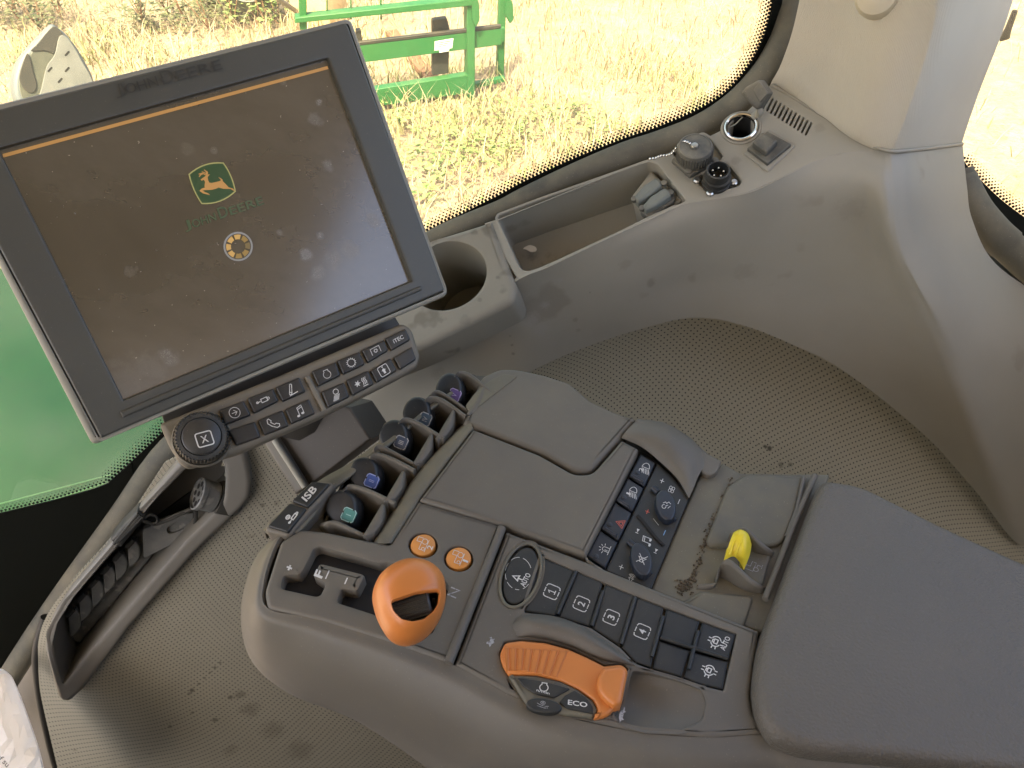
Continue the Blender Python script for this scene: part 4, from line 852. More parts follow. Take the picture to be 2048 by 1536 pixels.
def line_text(p0, p1, hj, hs):
    """JOHN DEERE in large and small capitals between two px points"""
    p0, p1 = np.array(p0, float), np.array(p1, float); d = p1-p0; L_ = np.linalg.norm(d); x = d/L_; y = np.array([-.33, -.944]) if 1 else 0
    out = []
    for s, a, b, h, lo in (('J', 0, .085, hj, -.12), ('OHN', .10, .40, hs, 0), ('D', .44, .555, hj, 0), ('EERE', .575, 1.0, hs, 0)):
        c = p0+x*L_*(a+b)/2+y*(h/2+lo*h); out.append((s, tuple(c), tuple(x*L_*(b-a)/2), tuple(y*h/2)))
    return out
onscr('name_lettering', lambda bm: word(bm, line_text((371, 462), (529, 408), 23, 17), HS), GD)
bm = bmesh.new(); word(bm, line_text((233, 194), (446, 138), 28, 21), .0066, .0014, .0); bmesh.ops.recalc_face_normals(bm, faces=bm.faces)
me = bpy.data.meshes.new('raised_lettering'); bm.to_mesh(me); bm.free(); mkm('raised_lettering', me, mat('dark_letter_plastic', (.042, .042, .035), .40), mon, flat=True)
lc = Z(800, 1090); onscr('loading_ring', lambda bm: add_stroke(bm, PM, ell(lc[0], lc[1], 27.5, 27.5, 0, 40)+[(lc[0]+27.5, lc[1])], .0012, HS), GR)
for k in range(8):
    a0 = -90+45*k-17; m_ = [GW, GW2, GW3, GW2, GW2, GW, GW, GW][k]
    seg = ell(lc[0], lc[1], 24, 24, 0, 6, a0-4, a0+30)+ell(lc[0], lc[1], 14.5, 14.5, 0, 6, a0-4, a0+30)[::-1]
    onscr('ring_segment', lambda bm: add_fill(bm, PM, seg, HS), m_)
# support post behind
post = thing('monitor_post', 'brown grey bracket post below the monitor keypad', 'bracket', at(610, 960, .66))
pst = Pl.thru((-.2, -.75, .62), 640, 900, .66)
slab('post_face', [(546, 872), (640, 800), (700, 815), (742, 878), (612, 976)], pst, M['post'], post, 0, .05, .002)
slab('post_side', [(522, 880), (548, 868), (614, 975), (590, 990)], pst, M['console'], post, .006, .05, .003)
tube('post_edge', [pst.hit(549, 880, .008), pst.hit(610, 974, .008)], .0028, M['rim'], post, 8)
tube('mount_arm', [PM.hit(430, 560, -.03), PM.hit(520, 690, -.07), pst.hit(620, 840, -.03), pst.hit(650, 900, -.05)], .03, M['console_dark'], post, 12, smooth=4)

# ================================================================ keypad below the monitor
nK = (.354, -.536, .766); PK = Pl.thru(nK, 580, 790, .525)
kp = thing('monitor_keypad', 'grey brown keypad strip with black symbol keys and dial below the monitor', 'keypad', PK.hit(580, 790, -.02))
slab('keypad_bracket', [(330, 850), (560, 760), (800, 650), (770, 600), (540, 690), (310, 790)], PM.up(-.022), M['console_dark'], kp, 0, .012, .001)
slab('keypad_housing', rp([(318, 847, 10), (338, 893), (358, 926, 10), (375, 936, 10), (482, 904), (640, 835), (798, 756), (836, 734, 16), (842, 713, 12), (825, 657, 12), (806, 645, 9), (560, 750)], 5), PK, M['keypad'], kp, 0, .022, .004, seg=4)
slab('raised_panel', rp([(434, 820), (601, 748), (609, 752), (637, 826), (630, 833), (470, 900), (455, 894)], 6), PK, M['keypad'], kp, .0012, .002, .0008) if 0 else None
zk = zm(300, 600, 3.413)
KEYS = [('arrow', [(470, 750), (640, 685), (690, 785), (510, 855)], .44), ('cyl', [(662, 670), (840, 603), (880, 690), (710, 775)], .55), ('ramp', [(855, 595), (1020, 525), (1065, 625), (905, 695)], .48), (None, [(530, 890), (715, 828), (757, 935), (590, 995)], 0), ('phone', [(735, 820), (905, 750), (950, 860), (780, 925)], .48), ('note', [(922, 745), (1085, 672), (1130, 775), (965, 848)], .46),
        ('engine', [(1103, 485), (1270, 420), (1303, 515), (1150, 588)], .42), ('gear', [(1278, 412), (1430, 350), (1468, 440), (1320, 508)], .52), ('pto', [(1445, 340), (1600, 270), (1628, 345), (1490, 428)], .48), ('iTEC', [(1605, 260), (1745, 192), (1780, 270), (1650, 345)], .5), ('light', [(1170, 625), (1325, 560), (1365, 660), (1215, 735)], .48), ('snow', [(1340, 545), (1490, 478), (1530, 575), (1385, 652)], .52), ('home', [(1505, 480), (1640, 395), (1690, 480), (1550, 565)], .48), (None, [(1665, 390), (1790, 315), (1820, 405), (1710, 475)], 0)]
KL = {'arrow': 'key with arrow in a circle', 'cyl': 'key with cylinder symbol', 'ramp': 'key with ramp symbol', 'phone': 'key with telephone handset', 'note': 'key with music note', 'engine': 'key with engine outline', 'gear': 'key with gear wheel', 'pto': 'key with bracketed gear', 'iTEC': 'key lettered iTEC', 'light': 'key with headlight beams', 'snow': 'key with snowflake and heat waves', 'home': 'key with arrow in rounded square', None: 'blank key'}
for ic, q, s in KEYS:
    q = [zk(*p) for p in q]; c, r, u = frame4(q)
    k = slab('key', rp([tuple(p)+(4,) for p in q], 4), PK, M['key'], kp, .0034, .006, .0016, seg=4, label=KL[ic])
    rn = r/np.linalg.norm(r); un = u/np.linalg.norm(u); sz = np.linalg.norm(u)*1.25*s*1.25
    if ic == 'iTEC': text('key_lettering', PK.up(.0034), 'iTEC', c, r*.50, u*.30, M['white'], k)
    elif ic: marks('key_symbol', PK.up(.0034), c, rn*sz*1.02, un*sz, *ICON[ic], M['white'], k, w=.11)
tube('divider_ridge', [PK.hit(*zk(1072, 525), .0005), PK.hit(*zk(1190, 752), .0005)], .0022, M['keypad'], kp, 10)
dc = PK.hit(404, 877); nKv = Vector(nK).normalized(); dr_ = 47*.53/F
dl = lathe('rotary_dial', dc, nKv, [(dr_*.98, -.004), (dr_*.98, .009), (dr_*.92, .0125), (dr_*.76, .0132), (dr_*.74, .0122), (0, .0122)], M['black'], kp, 48, label='black knurled rotary dial')
bm = bmesh.new(); _, e1, e2 = frame_of(nKv)
for k in range(44):
    a = 2*math.pi*k/44; d = e1*math.cos(a)+e2*math.sin(a); add_tube(bm, [dc+d*dr_*.99, dc+d*dr_*.99+nKv*.009, dc+d*dr_*.92+nKv*.0128], .0007, 6)
mk('dial_knurling', bm, M['black'], dl, kind='stuff')
lathe('dial_cap', dc, nKv, [(dr_*.72, .010), (dr_*.72, .0138), (dr_*.66, .0146), (0, .0150)], M['key'], dl, 40)
PD = Pl.thru(nK, 404, 877, .525); PD = Pl(nKv, nKv.dot(dc-EYE)+.015)
marks('dial_symbol', PD, (409, 878), (16.5, -4.5), (-4.5, -14), [sq(.95, .3)], [], M['white'], dl, w=.15, txt=[('X', (0, 0), .42, .5)])
lathe('dial_collar', dc, nKv, [(dr_*1.02, -.002), (dr_*1.08, .001), (dr_*1.12, .0004), (dr_*1.16, -.002)], M['keypad'], kp, 48)
# ================================================================ armrest console
za = zm(480, 1000, 3.413); zb = zm(960, 1050, 3.413); zc = zm(1080, 850, 5.12); zd = zm(640, 720, 5.12); ze = zm(500, 880, 5.12); zt = zm(980, 1220, 6.4); zy = zm(1300, 900, 5.12); zl = zm(1150, 820, 3.413)
ac = thing('armrest_console', 'grey brown armrest control console with orange levers and rows of buttons', 'console', atz(1050, 1150, -.50))
H0 = -.440
def top(z): return plz(z)
UPV = np.array([-.92, -.385]); RTV = np.array([.40, -.915])       # towards the front of the armrest / towards its right, in px
def cmarks(name, z, c, s, ic, m, par, w=.14, txt=(), ru=1.0, h=.00025): return marks(name, plz(z), c, RTV*s*ru, UPV*s, *(ICON[ic] if isinstance(ic, str) else ic), m, par, w, h, None, txt)
# body shell below the panels
ROW = [[(600, 1040), (556, 1080), (528, 1160), (536, 1217), (640, 1238), (770, 1280), (900, 1326), (1010, 1385), (1120, 1430), (1280, 1465), (1420, 1475), (1535, 1470), (1640, 1490), (2250, 1560)],
       [(600, 1042), (545, 1085), (513, 1165), (520, 1235), (620, 1268), (762, 1316), (895, 1370), (1008, 1432), (1122, 1482), (1275, 1520), (1420, 1532), (1540, 1525), (1640, 1540), (2250, 1610)],
       [(602, 1048), (530, 1092), (497, 1172), (505, 1262), (598, 1318), (744, 1378), (880, 1442), (1000, 1512), (1120, 1560), (1270, 1600), (1420, 1612), (1540, 1600), (1640, 1610), (2250, 1680)],
       [(606, 1060), (525, 1098), (488, 1185), (498, 1292), (580, 1362), (722, 1428), (862, 1502), (990, 1590), (1110, 1640), (1265, 1690), (1420, 1700), (1540, 1690), (1640, 1700), (2250, 1770)],
       [(640, 1080), (545, 1105), (492, 1200), (502, 1312), (576, 1386), (710, 1440), (846, 1530), (980, 1630), (1100, 1700), (1260, 1750), (1420, 1760), (1540, 1750), (1640, 1760), (2250, 1830)],
       [(700, 1100), (620, 1130), (560, 1215), (570, 1310), (640, 1380), (780, 1440), (900, 1530), (1010, 1630), (1120, 1700), (1265, 1750), (1420, 1760), (1540, 1750), (1640, 1760), (2250, 1830)]]
ZR = [-.4415, -.4455, -.468, -.508, -.535, -.560]
patch('lower_shell', [[atz(x, y, z) for x, y in r] for r, z in zip(ROW, ZR)], M['console'], ac, 6, 7, .003)
slab('inner_chassis', [(560, 1085), (640, 1010), (900, 800), (1000, 745), (1130, 775), (1260, 845), (1420, 935), (1610, 965), (1500, 1300), (1480, 1440), (1250, 1460), (1000, 1380), (760, 1280), (545, 1215)], plz(-.452), M['console_dark'], ac, 0, .06, .003, holes=[(rp([(650, 1052), (735, 1082), (795, 1004), (990, 792), (945, 750), (860, 800), (700, 940)], 6), .045, True, .001)])
# front nose rim beside the hydraulic levers
nose_o = [(524, 1060), (575, 1010), (640, 960), (705, 922), (790, 858), (852, 806), (905, 772)]
nose_i = [(598, 1066), (625, 1036), (664, 984), (722, 938), (802, 872), (864, 820), (914, 784)]
patch('front_rim', [[atz(x+4, y+14, -.470) for x, y in nose_o], [atz(x, y, -.4535) for x, y in nose_o], [atz(x+9, y+3, -.4440) for x, y in nose_o], [atz(a[0]*.5+b[0]*.5, a[1]*.5+b[1]*.5, -.4405) for a, b in zip(nose_o, nose_i)], [atz(x, y, -.4425) for x, y in nose_i], [atz(x+1, y+1, -.455) for x, y in nose_i]], M['console_dusty'], ac, 6, 5, .003)
tube('rim_groove', [atz(*ze(300*1.0+0, 560), -.4405) for _ in (0,)]*2, .001, M['void'], ac) if 0 else None
# gear selector panel
gate = rp([za(*q) for q in [(505, 330, 6), (545, 315, 6), (945, 432), (1000, 425), (1405, 560, 6), (1425, 592, 6), (1392, 690), (1310, 910, 8), (905, 770), (664, 694, 7), (692, 604, 7), (800, 622, 7), (852, 520, 7), (838, 500, 5), (562, 430, 7), (535, 436, 5), (497, 516, 6), (582, 572, 6), (545, 645, 7), (520, 652, 5), (276, 598, 8), (300, 512, 7), (402, 510, 6), (432, 478)]], 5)
slab('gear_panel', rp([(600, 1056, 10), (560, 1082, 8), (527, 1184, 10), (533, 1217, 10), (644, 1241), (773, 1282), (902, 1328, 3), (1007, 1050, 4), (836, 1000, 4), (780, 1087, 5), (738, 1079), (650, 1061)], 5), plz(H0), M['console'], ac, 0, .008, .0030, holes=[(gate, .030, True, .0022), (ell(846, 1090, 29.5, 24.5, 8, 36), .006, True, .0012), (ell(917, 1117, 29.5, 25, 8, 36), .006, True, .0012)], seg=4, gap=.0004, label='panel with the gear selector slot')
slab('slot_dark_sheet', [(556, 1092), (640, 1076), (910, 1110), (908, 1190), (872, 1300), (700, 1255), (550, 1210)], plz(-.4495), M['void'], ac, 0, .002, .0004, label='black sheet that darkens the inside of the selector slot')  # added black sheet, puts the slot's deep shade into colour
for nm, s, z_, rr_, uu_, b_ in (('F', 'F', (540, 505), 9, 11, .03), ('mark', '+', (337, 462), 7, 7, .05)):
    text('panel_lettering', plz(H0), s, za(*z_), RTV*(rr_*.8), UPV*(uu_*.8), M['white'], ac, bold=b_)
marks('panel_mark', plz(H0), za(596, 510), RTV*7, UPV*7, [[(-1.3, 0), (1.3, 0)]], [], M['white'], ac, w=.34)
marks('panel_mark', plz(H0), za(724, 552), RTV*7, UPV*7, [[(-1, 0), (1, 0)]], [], M['white'], ac, w=.36)
marks('panel_mark', plz(H0), za(1458, 632), RTV*10, UPV*9, [[(-.8, -1), (-.8, 1), (.8, -1), (.8, 1)]], [], M['faded'], ac, w=.28, label='worn letter N')
tube('panel_ridge', [atz(1004, 1056, -.4395), atz(897, 1326, -.4395)], .0030, M['console'], ac, 10)
# amber round buttons
for (cx, cy), d in (((846, 1090), '2'), ((917, 1117), '1')):
    c = atz(cx, cy, H0-.0012); r_ = .0086
    b = lathe('amber_button', c, (0, 0, 1), [(r_, -.006), (r_, -.001), (r_*.95, .0004), (r_*.8, .0011), (0, .0013)], M['orange2'], ac, 40, label='round amber button numbered '+d)
    cmarks('button_symbol', H0+.0003, (cx-3, cy-2), 13, 'tractor', M['white'], b, w=.085)
    text('button_number', plz(H0+.0003), d, (cx+14, cy+5), RTV*(2 if d == '1' else 4), UPV*5.5, M['white'], b)
# gear lever
KO = cr([(745, 1188), (758, 1154), (788, 1131), (822, 1123), (858, 1131), (883, 1156), (890, 1190), (887, 1218), (876, 1246), (856, 1272), (830, 1287), (804, 1289), (781, 1277), (763, 1252), (750, 1222)], 6, True)
DW = rp([za(*q) for q in [(1010, 760, 6), (1170, 710), (1330, 684, 6), (1320, 762), (1292, 815), (1225, 872), (1150, 890), (1078, 872), (1028, 818)]], 4, 3)
def grip():
    pl = Pl.thru(-ray(820, 1205)+Vector((.1, .25, .1)), 820, 1205, .425); dep, p = .024, .5
    A = [pl.to2(pl.hit(*q)) for q in KO]; D = [pl.to2(pl.hit(*q)) for q in DW]
    if area2(A) < 0: A = A[::-1]
    if area2(D) < 0: D = D[::-1]
    A = np.array(A); c = A.mean(0); an = np.arctan2(*(A-c).T[::-1]); rd = np.linalg.norm(A-c, axis=1); o = np.argsort(an); an, rd = an[o], rd[o]
    def h(q):
        d = np.array(q)-c; r = np.linalg.norm(d)/np.interp(math.atan2(d[1], d[0]), an, rd, period=2*math.pi); return dep*math.sqrt(max(0, 1-min(r, 1)**(2/p)))
    D0, D1 = off2(D, -.0016), off2(D, -.0005)
    bm = bmesh.new(); pts = []
    for k in (.985, .95, .9, .82, .72, .6, .47, .33, .18, 0):
        for q in (A if k > .3 else A[::3]):
            q = c+(q-c)*k
            if not inpoly(q, off2(D, -.0030)): pts.append(tuple(q))
            if k == 0: break
    V = [Vector(q)*1000 for q in list(map(tuple, A))+D0+pts]; n, m_ = len(A), len(D0)
    E = [(i, (i+1) % n) for i in range(n)]+[(n+i, n+(i+1) % m_) for i in range(m_)]
    vo, eo, fo, ov, oe, of = delaunay_2d_cdt(V, E, [], 1, 1e-6); B = [bm.verts.new(pl.to3((v.x/1000, v.y/1000), h((v.x/1000, v.y/1000)))) for v in vo]
    Dk = [(x*1000, y*1000) for x, y in D0]
    for f in fo:
        q = (sum(vo[i].x for i in f)/3, sum(vo[i].y for i in f)/3)
        if not inpoly(q, Dk): bm.faces.new([B[i] for i in f])
    def ring(P, hh): return [bm.verts.new(pl.to3(q, h(q)+hh)) for q in P]
    def strip(a, b):
        for i in range(len(a)): bm.faces.new((a[i], a[(i+1) % len(a)], b[(i+1) % len(b)], b[i]))
    R_ = [ring(D0, 0), ring(D1, -.0003), ring(D, -.0014), ring(D, -.005)]
    for a, b in zip(R_, R_[1:]): strip(a, b)
    prev = [bm.verts.new(pl.to3(q, 0)) for q in A]
    for a in range(10, 81, 10):
        cur = [bm.verts.new(pl.to3(c+(q-c)*math.cos(R(a))**p, -dep*.9*math.sin(R(a)))) for q in A]; strip(prev, cur); prev = cur
    bm.faces.new(prev)
    bmesh.ops.remove_doubles(bm, verts=bm.verts, dist=1e-5)
    o = mk('gear_lever', bm, M['orange'], ac, 50, label='orange palm grip lever')
    b2 = bmesh.new(); lo = [b2.verts.new(pl.to3(q, h(q)-.004)) for q in off2(D, -.0003)]; l2 = [b2.verts.new(pl.to3(q, h(q)-.016)) for q in D]
    for i in range(len(lo)): b2.faces.new((lo[i], lo[(i+1) % len(lo)], l2[(i+1) % len(lo)], l2[i]))
    b2.faces.new(l2); mk('grip_well', b2, M['key'], o); return o
gl = grip(); pk_ = Pl.thru(-ray(823, 1228)+Vector((0, .05, .02)), 823, 1228, .402)
wc = pk_.hit(826, 1216, -.0145); wax = (Vector((.95, .25, .12))).normalized()
tw = lathe('thumb_wheel', wc, wax, [(0, -.0105), (.0098, -.0105), (.0108, -.0095), (.0108, .0095), (.0098, .0105), (0, .0105)], M['key'], gl, 40)
bm = bmesh.new(); _, e1, e2 = frame_of(wax)
for k in range(34):
    a = 2*math.pi*k/34; d = e1*math.cos(a)+e2*math.sin(a); add_tube(bm, [wc+d*.0109-wax*.009, wc+d*.0109+wax*.009], .0005, 5)
mk('wheel_ribs', bm, M['key'], tw, kind='stuff')
def grip_seam(): 
    pg = Pl.thru(-ray(820, 1205)+Vector((.1, .25, .1)), 820, 1205, .425)
tube('lever_stem', [atz(820, 1225, -.400), atz(815, 1215, -.475)], [.011, .009], M['console_dark'], gl, 14)

# hinged lid and the right-hand cover
slab('storage_lid', rp([(836, 1000, 5), (946, 856, 5), (1080, 908), (1149, 947, 12), (1184, 946, 14), (1243, 878, 4), (1280, 897, 5), (1172, 1112, 5), (1004, 1050)], 4), plz(H0+.002), M['console'], ac, 0, .009, .0028, seg=4, gap=.0005)
patch('lid_side_strip', [[atz(x, y, z) for x, y, z in r] for r in [[(744, 1084, -.452), (793, 1010, -.452), (834, 946, -.452), (890, 884, -.452), (936, 836, -.452)], [(752, 1086, -.441), (800, 1012, -.441), (842, 944, -.441), (898, 882, -.441), (940, 842, -.441)], [(780, 1086, -.4398), (836, 1000, -.4398), (872, 950, -.4398), (920, 888, -.4398), (946, 856, -.4398)], [(790, 1092, -.45), (846, 1005, -.45), (882, 955, -.45), (930, 893, -.45), (952, 862, -.45)]]], M['console_dusty'], ac, 5, 4, .002)
CP = [[(936, 832), (962, 800), (990, 775), (1030, 748)], [(946, 854), (1000, 818), (1060, 785), (1090, 757)], [(1010, 880), (1060, 848), (1110, 815), (1140, 768)], [(1090, 913), (1120, 880), (1150, 848), (1182, 800)], [(1148, 946), (1170, 915), (1200, 880), (1222, 822)], [(1172, 952), (1200, 930), (1235, 890), (1264, 840)]]
slab('right_cover', rp([(924, 846, 3), (946, 854), (1080, 905), (1149, 944, 12), (1183, 943, 14), (1275, 838, 4), (1230, 822), (1182, 800), (1140, 764), (1090, 748), (1035, 736, 20), (1000, 735, 12), (962, 752, 10)], 8), plz(H0+.0005), M['console'], ac, 0, .03, .004, seg=5, gap=.0003)
slab('cover_end_cap', rp([(930, 812), (950, 785), (985, 757), (1010, 747), (1034, 752, 2), (1030, 757), (988, 789, 3), (940, 826)], 6), plz(H0+.0012), M['console_dusty'], ac, 0, .006, .0006)

# hydraulic levers with guards
LV = [((697, 1030), (690, 1017), 33, (.05, .19, .165), 'I', 'turquoise'), ((743, 962), (733, 950), 32, (.035, .075, .27), 'II', 'deep blue'), ((802, 885), (792, 875), 31, (.05, .065, .10), 'III', 'grey blue'), ((850, 838), (838, 828), 30, (.04, .07, .105), 'IV', 'steel blue'), ((909, 790), (902, 780), 29, (.10, .06, .20), 'V', 'violet')]
FINS = [[(641, 1047), (668, 1043), (704, 1058), (742, 1077)], [(684, 986), (697, 970), (735, 979), (790, 1005)], [(732, 916), (754, 907), (784, 916), (829, 939)], [(745, 900), (758, 890), (790, 905), (836, 931)], [(794, 849), (808, 836), (838, 845), (888, 876)], [(847, 802), (860, 793), (886, 799), (931, 831)], [(858, 791), (873, 781), (900, 795), (939, 823)], [(906, 756), (919, 743), (945, 752), (988, 788)]]
ZF = [-.4365, -.432, -.432, -.4335, -.432, -.432, -.4335, -.432]
lat = (atz(1635, 950, H0)-atz(1515, 1250, H0)).normalized()
for f, zf in zip(FINS, ZF):
    p = cr(f, 6); n_ = len(p); pts = []; dp = []
    for i, (x, y) in enumerate(p):
        s = i/(n_-1); z_ = zf-.012*max(0, 1-s/.22)**2-.007*s; pts.append(atz(x, y, z_)); dp.append(max(.006, z_+.485))
    wall('lever_guard', pts, lat, .0034, dp, M['console'], ac, bev=.0016)
for (bx, by), (cx, cy), sz, colr, num, cn in LV:
    k = sz/33
    pv = Pl.thru((-.22, -.42, .88), bx, by, -.444/ray(bx, by).z)
    lv = inflate('hydraulic_lever', cr([(cx-33*k, cy+3*k), (cx-21*k, cy-27*k), (cx+4*k, cy-36*k), (cx+26*k, cy-20*k), (cx+31*k, cy+8*k), (cx+24*k, cy+34*k), (cx+2*k, cy+42*k), (cx-22*k, cy+26*k)], 6, True), pv.up(-.005), .0075, M['lever'], ac, back=1.6, p=.20, seg=16, label=f'black paddle with {cn} badge marked {num}')
    pb = pv.up(.0024)
    bt = mat('badge_'+cn.replace(' ', '_'), colr, .5, vary=.1)
    Q = lambda q: (bx+RTV[0]*q[0]*13.2*k+UPV[0]*q[1]*14*k*.8, by+RTV[1]*q[0]*13.2*k*.9+UPV[1]*q[1]*14*k)
    sqp = sq(1, .35)
    bm = bmesh.new(); add_slab(bm, [Q(p) for p in sqp[:-1]], pb, .001, .003, .0004); bd = mk('badge', bm, bt, lv)
    marks('badge_mark', pb.up(.001), (bx, by), RTV*13.2*k, UPV*13*k, [[(-.98, -.5)]+[(-.98, .72), (-.72, .98), (.0, .98)], [(.35, .98), (.72, .98), (.98, .72), (.98, -.3)], [(.98, -.6), (.98, -.72), (.72, -.98), (-.72, -.98), (-.98, -.72)]], [], M['faded'] if num in ('III', 'IV') else mat('badge_outline', tuple(min(1, c_*1.3+.22) for c_ in colr), .6), bd, w=.13, txt=[(num, (0, 0), {'I': .05, 'II': .17, 'III': .30, 'IV': .40, 'V': .28}[num], .42)])
    # thumb stop at the rear end of each slot
    ts = [(cx+38*k, cy+55*k), (cx+52*k, cy+40*k), (cx+66*k, cy+18*k), (cx+76*k, cy-8*k)]
    pp_ = cr([atz(*q, -.4385) for q in ts], 5); th_ = cr([(.003,), (.0062,), (.0068,), (.0032,)], 5)
    bm = bmesh.new(); lon = (atz(1640, 950, H0)-atz(2048, 1120, H0)).normalized(); rows = []
    for p, (w_,) in zip(pp_, th_):
        p = Vector(p); rows.append([p+lon*w_*.5-Vector((0, 0, .03)), p+lon*w_*.5-Vector((0, 0, .0015)), p+lon*w_*.2, p-lon*w_*.2, p-lon*w_*.5-Vector((0, 0, .0015)), p-lon*w_*.5-Vector((0, 0, .03))])
    V = quadgrid(bm, rows); bm.faces.new(V[0]); bm.faces.new(V[-1][::-1]); mk('thumb_stop', bm, M['console'], ac, 50)
# ISB pod
pi = Pl.thru((-.06, -.02, .99), 590, 1010, -.4365/ray(590, 1010).z)
slab('front_key_pod', rp([(527, 1060, 10), (536, 1040), (632, 961, 6), (662, 962, 6), (668, 968, 5), (575, 1072, 10)], 5), pi, M['console'], ac, -.0006, .016, .003)
for nm_, q in (('ISB', [ze(420, 620), ze(640, 415), ze(822, 440), ze(588, 690)]), ('cyl', [ze(172, 880), ze(400, 640), ze(582, 696), ze(385, 942)])):
    k_ = slab('front_key', rp(q, 4), pi, M['softkey'], ac, .0014, .004, .0012, gap=.0002, label='front key lettered ISB' if nm_ == 'ISB' else 'front key with locked cylinder symbol')
    c = np.mean(np.array(q), 0)
    if nm_ == 'ISB': text('key_lettering', pi.up(.0014), 'ISB', ze(608, 548), (11, -12.5), (-5.5, -4.5), M['white'], k_, bold=.02)
    else: marks('key_symbol', pi.up(.0014), ze(425, 790), np.array([.62, -.80])*15, np.array([-.80, -.5])*12, *ICON['lockcyl'], M['white'], k_, w=.17)

# light and air panel
ZL = H0-.0035
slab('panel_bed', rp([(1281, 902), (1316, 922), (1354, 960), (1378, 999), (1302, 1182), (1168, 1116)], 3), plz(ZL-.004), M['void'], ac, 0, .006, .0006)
le = lambda f: np.array([1282+(1172-1282)*f, 905+(1112-905)*f]); re = lambda f: np.array([1312+(1210-1312)*f, 924+(1138-924)*f])
cuts = [0, .235, .468, .74, 1.0]; ICN = ['beam', 'beam', 'hazard', 'beacon']
RL = ['rocker key with beam symbol and number 2', 'rocker key with beam symbol and number 1', 'rocker key with red warning triangle', 'rocker key with flashing beacon symbol']
for i in range(4):
    a, b = cuts[i]+.008, cuts[i+1]-.008
    q = [tuple(le(a)), tuple(re(a)), tuple(re(b)), tuple(le(b))]
    k_ = slab('rocker_key', rp([p+(2,) for p in q], 2), plz(ZL), M['bluekey'], ac, 0, .004, .0008, gap=.0002, label=RL[i])
    c = [zc(1075, 420), zc(945, 665), zc(815, 985), zc(662, 1250)][i]; c = (c[0]+1, c[1]+4)
    cmarks('key_symbol', ZL, c, [12.5, 12.5, 10, 11.5][i], ICN[i], M['redp'] if i == 2 else M['white'], k_, w=.10, ru=.9)
    if i < 2: text('key_number', plz(ZL), '21'[i], [zc(1035, 458), zc(905, 702)][i], RTV*(3.4 if i == 0 else 1.6), UPV*4.2, M['white'], k_)
    ic_ = [zc(995, 487), zc(858, 740), zc(715, 1022), zc(575, 1345)][i]; lathe('indicator_lens', atz(*ic_, ZL), (0, 0, 1), [(.0019, -.001), (.0019, .0003), (.0014, .0006), (0, .0006)], M['bluekey'], k_, 14)
    if i < 3:
        s0, s1 = [(zc(945, 520), zc(1050, 582)), (zc(808, 778), zc(912, 842)), (zc(665, 1062), zc(778, 1135))][i]
        tube('key_ridge', [atz(*s0, ZL+.0016), atz(*s1, ZL+.0012)], .0013, M['bluekey'], ac, 8)
slab('air_panel', rp([(1315, 925, 3), (1345, 952), (1366, 979), (1377, 999, 2), (1302, 1180, 2), (1211, 1141, 2)], 2), plz(ZL), M['softkey'], ac, -.0006, .004, .0006, gap=.0003, label='dark panel with two oval dials')
PLN = plz(ZL-.0006)
for (cx, cy, rl, rs), lab, icn in (((1332, 1009, 31, 19.5), 'upper oval dial', 'face'), ((1283, 1117, 34, 20.5), 'lower oval dial', 'mute')):
    ax_ = 90-17
    slab('dial_shadow_gap', ell(cx-2.5, cy+1.5, rl+2, rs+3, 62, 40), PLN, M['void'], ac, .0004, .001, .0002) if 0 else None
    d_ = slab('oval_dial', ell(cx, cy, rl, rs, 72, 44), PLN, M['bluekey'], ac, .0065, .010, .0016, seg=4, label=lab)
    cmarks('dial_symbol', ZL+.0059, (cx+1, cy+1), 10, icn, M['white'], d_, w=.11)
    rim_ = ell(cx, cy, rl+4, rs+4, 72, 44)
    tube('dial_nib', [PLN.hit(cx-16, cy-24, .0016), PLN.hit(cx-27, cy-33, .0016)] if icn == 'face' else [PLN.hit(cx-14, cy-24, .0016), PLN.hit(cx-26, cy-34, .0016)], .0022, M['bluekey'], d_, 10)
    tube('dial_nib', [PLN.hit(cx+10, cy+25, .0012), PLN.hit(cx+18, cy+33, .0012)], .0018, M['bluekey'], d_, 10)
dv = [PLN.hit(*zc(x, y), .0002) for x, y in ((1000, 930), (1050, 985), (1110, 1060), (1180, 1150), (1265, 1235))]
tube('panel_divider', dv, .0014, M['void'], ac, 8, smooth=4)
AM = [('plus', zc(1250, 572), 4.6, 'white'), ('fan', zc(1347, 660), 8, 'white'), ('minus', zc(1422, 785), 5, 'white'), ('plus', zc(1100, 887), 4.6, 'redp'), ('minus', zc(1275, 1103), 5.5, 'bluep'), ('note', zc(1100, 1185), 12, 'white'), ('next', zc(1000, 1085), 5, 'white'), ('next', zc(1187, 1290), 5, 'white'), ('plus', zc(832, 1455), 5, 'white'), ('waves', zl(385, 1145), 8.5, 'white')]
for icn, c, s, mm in AM: cmarks('panel_symbol', ZL-.0006, c, s, icn, M[mm], ac, w=.11 if s > 7 else .26)
a, b = zc(1160, 958), zc(1215, 1027)
marks('panel_symbol', PLN, ((a[0]+b[0])/2, (a[1]+b[1])/2), ((b[0]-a[0])/2, (b[1]-a[1])/2), (3, -3), [[(-1, 0), (1, 0)]], [], M['white'], ac, w=.13)
slab('clear_strip_end', rp([zc(462, 1350), zc(655, 1480), zc(640, 1495), zc(480, 1400)], 2), plz(ZL+.0012), M['rim'], ac, 0, .005, .0012)
